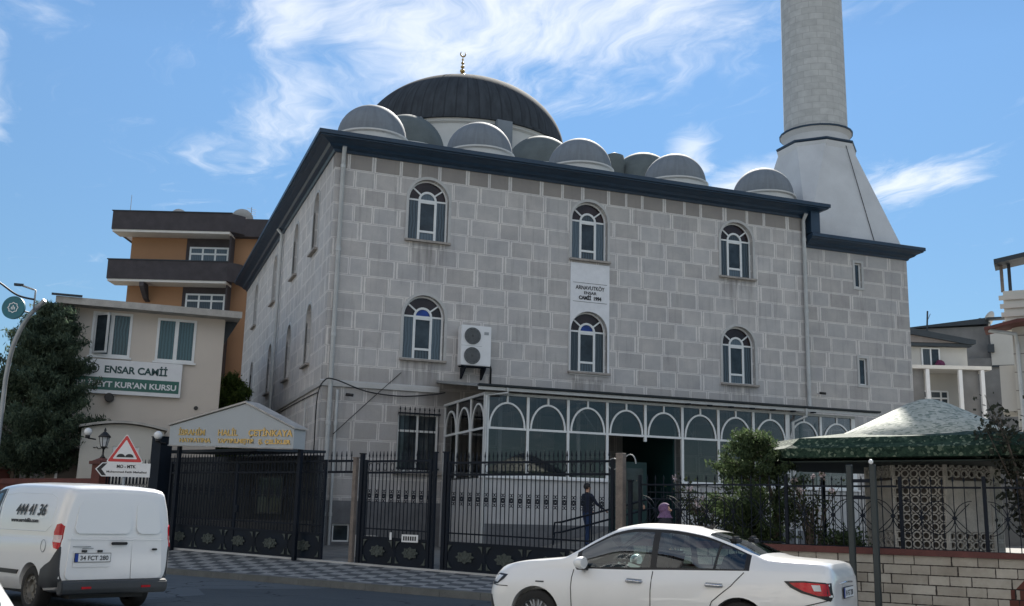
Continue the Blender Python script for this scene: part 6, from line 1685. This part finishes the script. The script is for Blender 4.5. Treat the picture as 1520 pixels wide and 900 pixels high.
# --- white sedan
K = [ # x, zbot, ztop, zshoulder, w, wshoulder, wroof, zroofedge
 (-2.35, .44, .86, .80, .60, .56, .48, .84), (-2.335, .38, .96, .90, .70, .66, .56, .94), (-2.28, .31, 1.075, .955, .775, .715, .64, 1.04), (-2.16, .27, 1.105, .975, .825, .755, .675, 1.07), (-1.95, .24, 1.115, .98, .86, .785, .69, 1.08),
 (-1.62, .20, 1.135, .975, .885, .80, .68, 1.095), (-1.45, .19, 1.19, .97, .89, .80, .665, 1.14), (-1.15, .18, 1.315, .96, .893, .80, .63, 1.255), (-.80, .17, 1.42, .95, .895, .80, .60, 1.36), (-.35, .17, 1.48, .935, .895, .795, .585, 1.415),
 (.0, .17, 1.49, .92, .895, .79, .585, 1.42), (.27, .17, 1.455, .915, .893, .785, .60, 1.375), (.57, .17, 1.32, .91, .89, .78, .64, 1.24), (.86, .18, 1.145, .905, .887, .775, .70, 1.075), (1.02, .18, 1.055, .905, .884, .77, .725, 1.01), (1.2, .18, 1.03, .90, .88, .765, .72, .995),
 (1.6, .19, .985, .88, .868, .75, .69, .96), (1.86, .20, .925, .84, .83, .71, .63, .905), (1.98, .21, .87, .79, .77, .65, .55, .85), (2.06, .23, .80, .73, .67, .55, .44, .78), (2.10, .30, .70, .64, .54, .44, .34, .685)]
xs = sorted(set([-2.35,-2.345,-2.335,-2.31,-2.28,-2.24,-2.2,-2.16,-2.08,-1.95,-1.85,-1.75,-1.62,-1.55,-1.50,-1.42,-1.36,-1.28,-1.2,-1.15,-1.05,-.95,-.88,-.8,-.7,-.6,-.5,-.42,-.35,-.28,-.2,-.12,-.04,0,.08,.16,.22,.27,.33,.39,.45,.51,.57,.63,.69,.74,.8,.86,.92,.97,1.02,1.1,1.2,1.3,1.4,1.5,1.6,1.7,1.78,1.86,1.92,1.95,1.98,2.01,2.04,2.06,2.075,2.09,2.10]))
def cls(x, j):
    if j >= 15 and .33 < x < .98: return 2
    if j >= 15 and -1.52 < x < -.86: return 3
    lo = 9
    if 10 <= j <= 12 and -1.38 < x < .74:
        if -.28 < x < -.20: return 4
        return 1
    if j in (9, 13) and -1.46 < x < .80: return 4
    if j in (10, 11, 12) and (-1.46 < x <= -1.38 or .74 <= x < .80): return 4
    return 0
sd_, car = build_saloon('sedan', 'white four-door sedan in the foreground, seen from its left side', 'car', K, cls, xs, (1.318, -1.318))
def interior(t, x0=-1.3, x1=1.0, zf_=.62):
    bm = NB(); box(bm, x0, x1, -.70, .70, .30, .60); prism(bm, [(x1-.35, .6), (x1+.1, .6), (x1+.12, .93), (x1-.05, .97), (x1-.3, .90)], 'y', -.70, .70); box(bm, x0-.15, x0+.05, -.62, .62, .6, .96)
    for s_ in (-1, 1): box(bm, x0, x1, s_*.735-.01, s_*.735+.01, .32, .87)
    obj('cabin_floor', bm, 'seat', t)
    for x, y in ((.25, .37), (.25, -.37), (-.75, .37), (-.75, -.37)):
        bm = NB(); prism(bm, [(x-.25, .60), (x+.25, .60), (x+.27, .72), (x-.12, .68), (x-.33, 1.16), (x-.43, 1.14), (x-.30, .62)], 'y', y-.24, y+.24); bmesh.ops.bevel(bm, geom=bm.edges[:], offset=.03, segments=2, affect='EDGES'); s__ = obj('seat', bm, 'seat', t, smooth=50)
        bm = NB(); box(bm, x-.44, x-.35, y-.13, y+.13, 1.19, 1.36); bmesh.ops.bevel(bm, geom=bm.edges[:], offset=.03, segments=3, affect='EDGES'); box(bm, x-.40, x-.39, y-.05, y-.04, 1.1, 1.2); box(bm, x-.40, x-.39, y+.04, y+.05, 1.1, 1.2); obj('headrest', bm, 'seat', s__, smooth=50)
    bm = NB(); arcbar(bm, 0, 0, .185, .185, 0, 2*math.pi, .028, -.014, .014, 28); bar(bm, (-.18, 0), (.18, 0), .035, -.01, .01); bar(bm, (0, 0), (0, -.18), .04, -.011, .009)
    bmesh.ops.transform(bm, matrix=Matrix.Translation((x1-.42, .37, .96)) @ Matrix.Rotation(R(90), 4, 'Z') @ Matrix.Rotation(R(-25), 4, 'X'), verts=bm.verts); obj('steering_wheel', bm, 'black', t)
interior(sd_, -1.3, .78)
S = sd_
for s_ in (1, -1):
    bm = NB()
    seam(bm, car, [(.82, .90), (.82, .80), (.80, .45), (.78, .25)], side=s_); seam(bm, car, [(-.24, .92), (-.24, .5), (-.25, .24)], side=s_)
    seam(bm, car, [(-1.36, .955), (-1.22, .80), (-1.0, .62), (-.90, .40), (-.88, .25)], side=s_)
    obj('door_seam', bm, 'black', S)
    bm = NB(); seam(bm, car, [(-1.0, .975), (-1.05, 1.27)], r=.016, off=.0, side=s_); obj('quarter_divider', bm, 'black', S)
    bm = NB(); seam(bm, car, [(-2.33, .70), (-2.05, .62), (-1.80, .60), (-1.70, .50)], side=s_); seam(bm, car, [(1.72, .66), (1.90, .66), (2.05, .68)], side=s_); obj('bumper_seam', bm, 'black', S)
    bm = NB(); seam(bm, car, [(1.25, .205), (.5, .20), (-.6, .20), (-1.0, .21)], r=.03, off=-.02, side=s_); obj('side_skirt', bm, 'grey_plastic', S)
    for x in (-.02, -1.02):
        bm = NB(); y = car.y(x, .80); tube(bm, [(x-.10, s_*(y+.004), .795), (x-.085, s_*(y+.04), .80), (x+.085, s_*(y+.04), .805), (x+.10, s_*(y+.004), .80)], .016, 8)
        h_ = obj('door_handle', bm, 'chrome', S, smooth=50)
        bm = patch(car, [(x-.10, .775), (x+.10, .78), (x+.10, .83), (x-.10, .825)], s_, .002); obj('handle_recess', bm, 'steel', h_)
    bm = patch(car, [(2.07, .70), (2.03, .775), (1.90, .81), (1.76, .80), (1.80, .745), (1.90, .68), (2.0, .665)], s_, .006); hl = obj('headlight', bm, 'black', S, smooth=60)
    bm = patch(car, [(2.055, .705), (2.02, .765), (1.93, .79), (1.83, .785), (1.90, .70)], s_, .009); obj('headlight_lens', bm, 'lamp_clear', hl, smooth=60)
    bm = patch(car, [(-1.83, .885), (-2.05, .895), (-2.325, .88), (-2.34, .73), (-2.32, .68), (-2.2, .72), (-2.02, .765), (-1.90, .82)], s_, .008, rings=5, sub=4); tl = obj('tail_light', bm, 'black', S, smooth=60)
    bm = patch(car, [(-1.89, .87), (-2.05, .878), (-2.30, .868), (-2.32, .74), (-2.2, .74), (-2.05, .785), (-1.95, .83)], s_, .011, rings=5, sub=4); obj('red_lens', bm, 'tail_red', tl, smooth=60)
    bm = patch(car, [(-2.13, .855), (-2.22, .855), (-2.235, .79), (-2.16, .79)], s_, .015); obj('reverse_lens', bm, 'lamp_clear', tl, smooth=60)
    mirror(S, .66, .80, .95, s_)
    bm = patch(car, [(1.32, .745), (1.20, .745), (1.20, .728), (1.32, .728)], s_, .004); obj('fender_badge', bm, 'grey_plastic', S)
    bm = patch(car, [(2.08, .52), (2.0, .54), (1.93, .36), (1.97, .28), (2.05, .30)], s_, .005); obj('fog_lamp_recess', bm, 'black', S)
bm = NB(); box(bm, 2.06, 2.115, -.36, .36, .42, .62); obj('grille', bm, 'black', S)
bm = NB(); prism(bm, [(-.62, 1.455), (-.74, 1.43), (-.80, 1.49)], 'y', -.012, .012); obj('roof_antenna', bm, 'black', S)
bm = NB(); box(bm, -2.36, -2.30, -.55, .55, .30, .42); obj('rear_valance', bm, 'grey_plastic', S)
plate(S, '34 FGT 280', (-2.365, 0, .70), R(-90))
bm = NB(); tube(bm, [(-2.345, -.35, .86), (-2.35, 0, .87), (-2.345, .35, .86)], .010, 6); obj('boot_trim', bm, 'chrome', S)
bm = NB(); tube(bm, [(1.04, -.6, 1.06), (1.02, -.1, 1.08), (.94, .35, 1.13)], .012, 5); tube(bm, [(1.07, .1, 1.06), (1.04, .3, 1.08), (.95, .62, 1.11)], .012, 5); obj('wiper', bm, 'black', S)
sd_.location = (0,0,0); HEAD = R(130.8)
def put_by(t, lx, ly, wx, wy, ang): 
    c, s = math.cos(ang), math.sin(ang); t.location = (wx-(lx*c-ly*s), wy-(lx*s+ly*c), 0); t.rotation_euler.z = ang
put_by(sd_, 0, .80, 6.05, 11.76, HEAD)

# --- hatchback, only a corner of it shows at the lower left
K2 = [(-1.95, .44, .80, .74, .62, .58, .5, .78), (-1.93, .36, .98, .90, .72, .68, .6, .96), (-1.86, .28, 1.10, .93, .80, .74, .62, 1.06), (-1.70, .22, 1.27, .94, .84, .77, .60, 1.20), (-1.50, .20, 1.42, .945, .86, .78, .58, 1.35), (-1.2, .18, 1.465, .94, .865, .78, .57, 1.40), (-.4, .17, 1.49, .93, .87, .78, .57, 1.43)]+[(k_[0]-.08,)+k_[1:] for k_ in K if k_[0] >= .1]
xs2 = sorted(set([-1.95,-1.94,-1.93,-1.9,-1.86,-1.8,-1.75,-1.7,-1.6,-1.5,-1.42,-1.3,-1.2,-1.0,-.8,-.6,-.4,-.34,-.26,-.1]+[round(v-.08, 3) for v in xs if v >= .1]))
def cls2(x, j):
    if j >= 15 and .25 < x < .90: return 2
    if j >= 15 and -1.90 < x < -1.48: return 3
    if 10 <= j <= 12 and -1.35 < x < .66: return 4 if -.34 < x < -.26 else 1
    if 9 <= j <= 13 and -1.42 < x < .72: return 4
    return 0
hb, car2 = build_saloon('hatchback', 'white hatchback whose rear window corner just shows at the lower left of the street', 'car', K2, cls2, xs2, (1.238, -1.25))
interior(hb, -1.1, .7)
for s_ in (1, -1):
    bm = patch(car2, [(-1.60, .90), (-1.85, .93), (-1.92, .80), (-1.86, .70), (-1.7, .74)], s_, .008); obj('tail_light', bm, 'tail_red', hb, smooth=60)
    bm = NB(); seam(bm, car2, [(.74, .90), (.72, .5), (.70, .25)], side=s_); seam(bm, car2, [(-.30, .92), (-.30, .5), (-.32, .24)], side=s_); obj('door_seam', bm, 'black', hb)
    mirror(hb, .58, .79, .95, s_)
plate(hb, '34 DK 7152', (-1.965, 0, .62), R(-90))
put_by(hb, -1.84, -.60, -.41, 5.4, R(118))

# --- white panel van
KV = [(-2.06, .42, 1.66, 1.02, .80, .79, .66, 1.60), (-2.045, .38, 1.71, 1.02, .825, .815, .69, 1.64), (-1.99, .34, 1.755, 1.02, .85, .838, .72, 1.675), (-1.9, .30, 1.78, 1.02, .868, .852, .735, 1.695), (-1.2, .26, 1.815, 1.02, .88, .86, .745, 1.725), (-.3, .24, 1.83, 1.01, .885, .86, .74, 1.74),
      (.35, .24, 1.81, .99, .885, .855, .71, 1.71), (.75, .24, 1.72, .98, .88, .85, .69, 1.61), (1.2, .24, 1.42, .96, .875, .845, .71, 1.33), (1.55, .25, 1.14, .94, .87, .835, .74, 1.09), (1.75, .26, 1.06, .90, .86, .81, .70, 1.02), (1.95, .28, .95, .82, .82, .76, .62, .92), (2.06, .30, .80, .72, .72, .66, .5, .78), (2.10, .36, .68, .62, .58, .5, .4, .66)]
xv = sorted(set([-2.06,-2.055,-2.045,-2.02,-1.99,-1.95,-1.9,-1.8]+[round(-1.7+.1*i, 2) for i in range(36)]+[.75,1.55,1.86,1.95,2.0,2.03,2.06,2.08,2.1]))
def clsv(x, j):
    if j >= 15 and .80 < x < 1.52: return 2
    if 10 <= j <= 12 and .25 < x < 1.3: return 1
    if 9 <= j <= 13 and .2 < x < 1.4: return 4
    return 0
vn = thing('panel_van', 'white panel van with a phone number on its side, seen from behind at the left', 'van', (0,0,0)); vn['paint'] = 'vanwhite'
carv = Car(KV); ob_, g_ = carbody('body', carv, xv, clsv, vn, ['vanwhite', 'carglass', 'carglass', 'carglass', 'black'], (1.22, -1.27), r=.345, names=('', 'side_window', 'windscreen', 'rear_window', 'window_trim'))
for ax in (1.22, -1.27):
    for s_ in (1, -1): wheel(vn, ax, s_*.745, s_, r=.315, kind='steel')
bm = NB(); box(bm, -.1, 1.0, -.72, .72, .3, .62); prism(bm, [(.9, .6), (1.5, .6), (1.5, .98), (1.0, .98)], 'y', -.72, .72); box(bm, -.25, -.1, -.75, .75, .3, 1.6); obj('cabin_floor', bm, 'seat', vn)
bm = NB(); box(bm, -1.9, 1.8, -.56, .56, .20, .38); obj('underbody', bm, 'black', vn)
RX = -2.06
def rr2(bm, y0, y1, z0, z1, r, x0, x1, ch=None):
    """rounded rectangle plate on the rear face (normal -x); ch: bottom corner chamfers"""
    pts = []
    for (cy, cz, a0) in ((y1-r, z1-r, 0), (y0+r, z1-r, 90), (y0+r, z0+r, 180), (y1-r, z0+r, 270)):
        for i in range(6): a = R(a0+18*i); pts.append((cy+r*math.cos(a), cz+r*math.sin(a)))
    return prism(bm, pts, 'x', x0, x1)
# rear doors: left two-thirds, right third
seamy = -.24
for (y0, y1, z0, z1, nm) in ((seamy+.006, .735, .47, 1.63, 'rear_door'), (-.735, seamy-.006, .47, 1.63, 'rear_door')):
    bm = NB(); pts = [(y0 if y0 > -.7 else y0, z0+.0), (y1, z0+.0)]
    L_ = []
    for (cy, cz, a0, r) in ((y1-.09 if y1 > .7 else y1-.01, z1-.09 if y1 > .7 else z1-.01, 0, .09 if y1 > .7 else .01), (y0+.09 if y0 < -.7 else y0+.01, z1-.09 if y0 < -.7 else z1-.01, 90, .09 if y0 < -.7 else .01), (y0+.07 if y0 < -.7 else y0+.01, z0+.07 if y0 < -.7 else z0+.01, 180, .07 if y0 < -.7 else .01), (y1-.07 if y1 > .7 else y1-.01, z0+.07 if y1 > .7 else z0+.01, 270, .07 if y1 > .7 else .01)):
        for i in range(6): a = R(a0+18*i); L_.append((cy+r*math.cos(a), cz+r*math.sin(a)))
    vs = prism(bm, L_, 'x', RX-.022, RX+.005)
    for v in vs:            # doors lean and bow with the body
        if v.co.z > 1.02: v.co.y *= 1-(v.co.z-1.02)*.20
        v.co.x += max(0, v.co.z-1.0)*.07
    bmesh.ops.bevel(bm, geom=[e for e in bm.edges if all(v.co.x < RX+.07 for v in e.verts)], offset=.004, segments=1, affect='EDGES')
    dr = obj(nm, bm, 'vanwhite', vn)
    bm = NB(); a0, a1 = (y0+.04, y1-.06) if y1 > 0 else (y0+.06, y1-.04)
    rc_ = rr2(bm, a0, a1, 1.10, 1.56, .07, RX-.040, RX-.018)
    for v in rc_:
        if v.co.z > 1.02: v.co.y *= 1-(v.co.z-1.02)*.20
        v.co.x += max(0, v.co.z-1.0)*.07
        if v.co.z < 1.3 and v.co.x < RX-.03+.07: pass
    bmesh.ops.bevel(bm, geom=bm.edges[:], offset=.010, segments=2, affect='EDGES')
    obj('blanked_window', bm, 'vanwhite', dr, smooth=40)
bm = NB(); tube(bm, [(RX-.026, -.735, 1.02), (RX-.026, .735, 1.02)], .006, 5); obj('crease', bm, 'vanwhite', vn)
bm = NB(); box(bm, RX-.055, RX-.022, -.14, .10, .945, .985); box(bm, RX-.05, RX-.022, -.62, -.54, .865, .895); bmesh.ops.bevel(bm, geom=bm.edges[:], offset=.008, segments=2, affect='EDGES'); obj('door_handle', bm, 'black', vn)
bm = NB(); box(bm, RX-.028, RX-.0221, .10, .64, .64, .86); obj('plate_recess', bm, 'vanwhite', vn)
bm = NB(); box(bm, RX-.05, RX-.0281, .23, .30, .845, .875); box(bm, RX-.05, RX-.0281, .46, .53, .845, .875); obj('plate_lamp', bm, 'black', vn)
plate(vn, '34 FCT 280', (RX-.029, .36, .715), R(-90))
bm = NB(); box(bm, RX+.03, RX+.06, -.13, .03, 1.665, 1.70); obj('high_brake_light', bm, 'black', vn)
bm = NB(); box(bm, RX-.028, RX-.0225, .40, .66, .915, .928); obj('chrome_strip', bm, 'steel', vn)
bm = NB(); box(bm, RX-.028, RX-.0225, .36, .52, .892, .903); obj('chrome_strip', bm, 'steel', vn)
bm = NB(); prism(bm, [(RX-.10, .31), (RX-.11, .38), (RX-.10, .44), (RX-.04, .465), (RX+.05, .465), (RX+.05, .27), (RX-.06, .27)], 'y', -.80, .80); bmesh.ops.bevel(bm, geom=bm.edges[:], offset=.015, segments=2, affect='EDGES'); bp = obj('rear_bumper', bm, 'grey_plastic', vn, smooth=50)
for s_ in (1, -1):
    bm = patch(carv, [(-2.055, .92), (-2.055, .30), (-1.56, .27), (-1.60, .45), (-1.64, .60), (-1.75, .66), (-1.90, .72), (-1.98, .80)], s_, .022, sub=4); obj('bumper_side', bm, 'grey_plastic', bp, smooth=50)
    bm = patch(carv, [(-2.05, .88), (-2.052, 1.20), (-2.00, 1.235), (-1.93, 1.22), (-1.88, 1.12), (-1.90, .98), (-1.95, .90)], s_, .016, sub=4); tl = obj('tail_light', bm, 'tail_red', vn, smooth=50)
    bm = patch(carv, [(-2.05, .975), (-2.05, 1.075), (-1.89, 1.075), (-1.90, .985)], s_, .020, sub=4); obj('pale_lens', bm, 'lamp_pink', tl, smooth=50)
    bm = NB(); box(bm, RX-.118, RX-.09, s_*.45-.07, s_*.45+.07, .35, .38); obj('reflector', bm, 'tail_red', bp)
    bm = NB(); seam(bm, carv, [(.15, 1.72), (.15, 1.5), (.05, .9), (.05, .32)], side=s_); seam(bm, carv, [(1.45, 1.0), (1.35, .6), (1.1, .3)], side=s_); obj('door_seam', bm, 'black', vn)
    bm = NB(); seam(bm, carv, [(-.02, 1.12), (.12, 1.62), (-.4, 1.655), (-1.5, 1.64), (-1.72, 1.58), (-1.78, 1.45), (-1.74, 1.2), (-1.6, 1.12), (-.02, 1.12)], r=.007, off=-.002, side=s_); obj('panel_crease', bm, 'vanwhite', vn)
    bm = NB(); seam(bm, carv, [(-2.0, 1.02), (-.0, 1.02)], r=.007, off=-.003, side=s_); obj('belt_crease', bm, 'vanwhite', vn)
    bm = patch(carv, [(-.85, .50), (1.0, .50), (1.0, .56), (-.90, .56)], s_, .014, sub=8); obj('rub_strip', bm, 'black', vn)
    mirror(vn, 1.15, .87, 1.02, s_)
bm = NB(); y = carv.y(-1.62, .92)
tube(bm, [(-1.62+.075*math.cos(R(18*i)), y+.003, .92+.085*math.sin(R(18*i))) for i in range(21)], .004, 5); obj('fuel_flap', bm, 'steel', vn)
def side_text(s, x, z, size, w_, sh, mat='ink', dy=.006, bold=.004):
    o = text('side_lettering', s, size, mat, vn, (0, 0, 0), rot=(0,0,0), ext=.002, shear=sh, width=w_, bold=bold)
    for v in o.data.vertices:       # wrapped onto the bowed side panel
        X_, Z_ = x-v.co.x, z+v.co.y; v.co = Vector((X_, carv.y(X_, Z_)+.014+v.co.z, Z_))
    return o
side_text('444 41 36', -.98, 1.34, .22, 1.0, .2, bold=.004); side_text('www.servisfilo.com', -.86, 1.235, .08, .92, .1, bold=.002)
vn.scale = (1.03, 1.03, 1.04); put_by(vn, -1.27*1.03, 0, -.20, 17.85, math.atan2(.893, -.45))
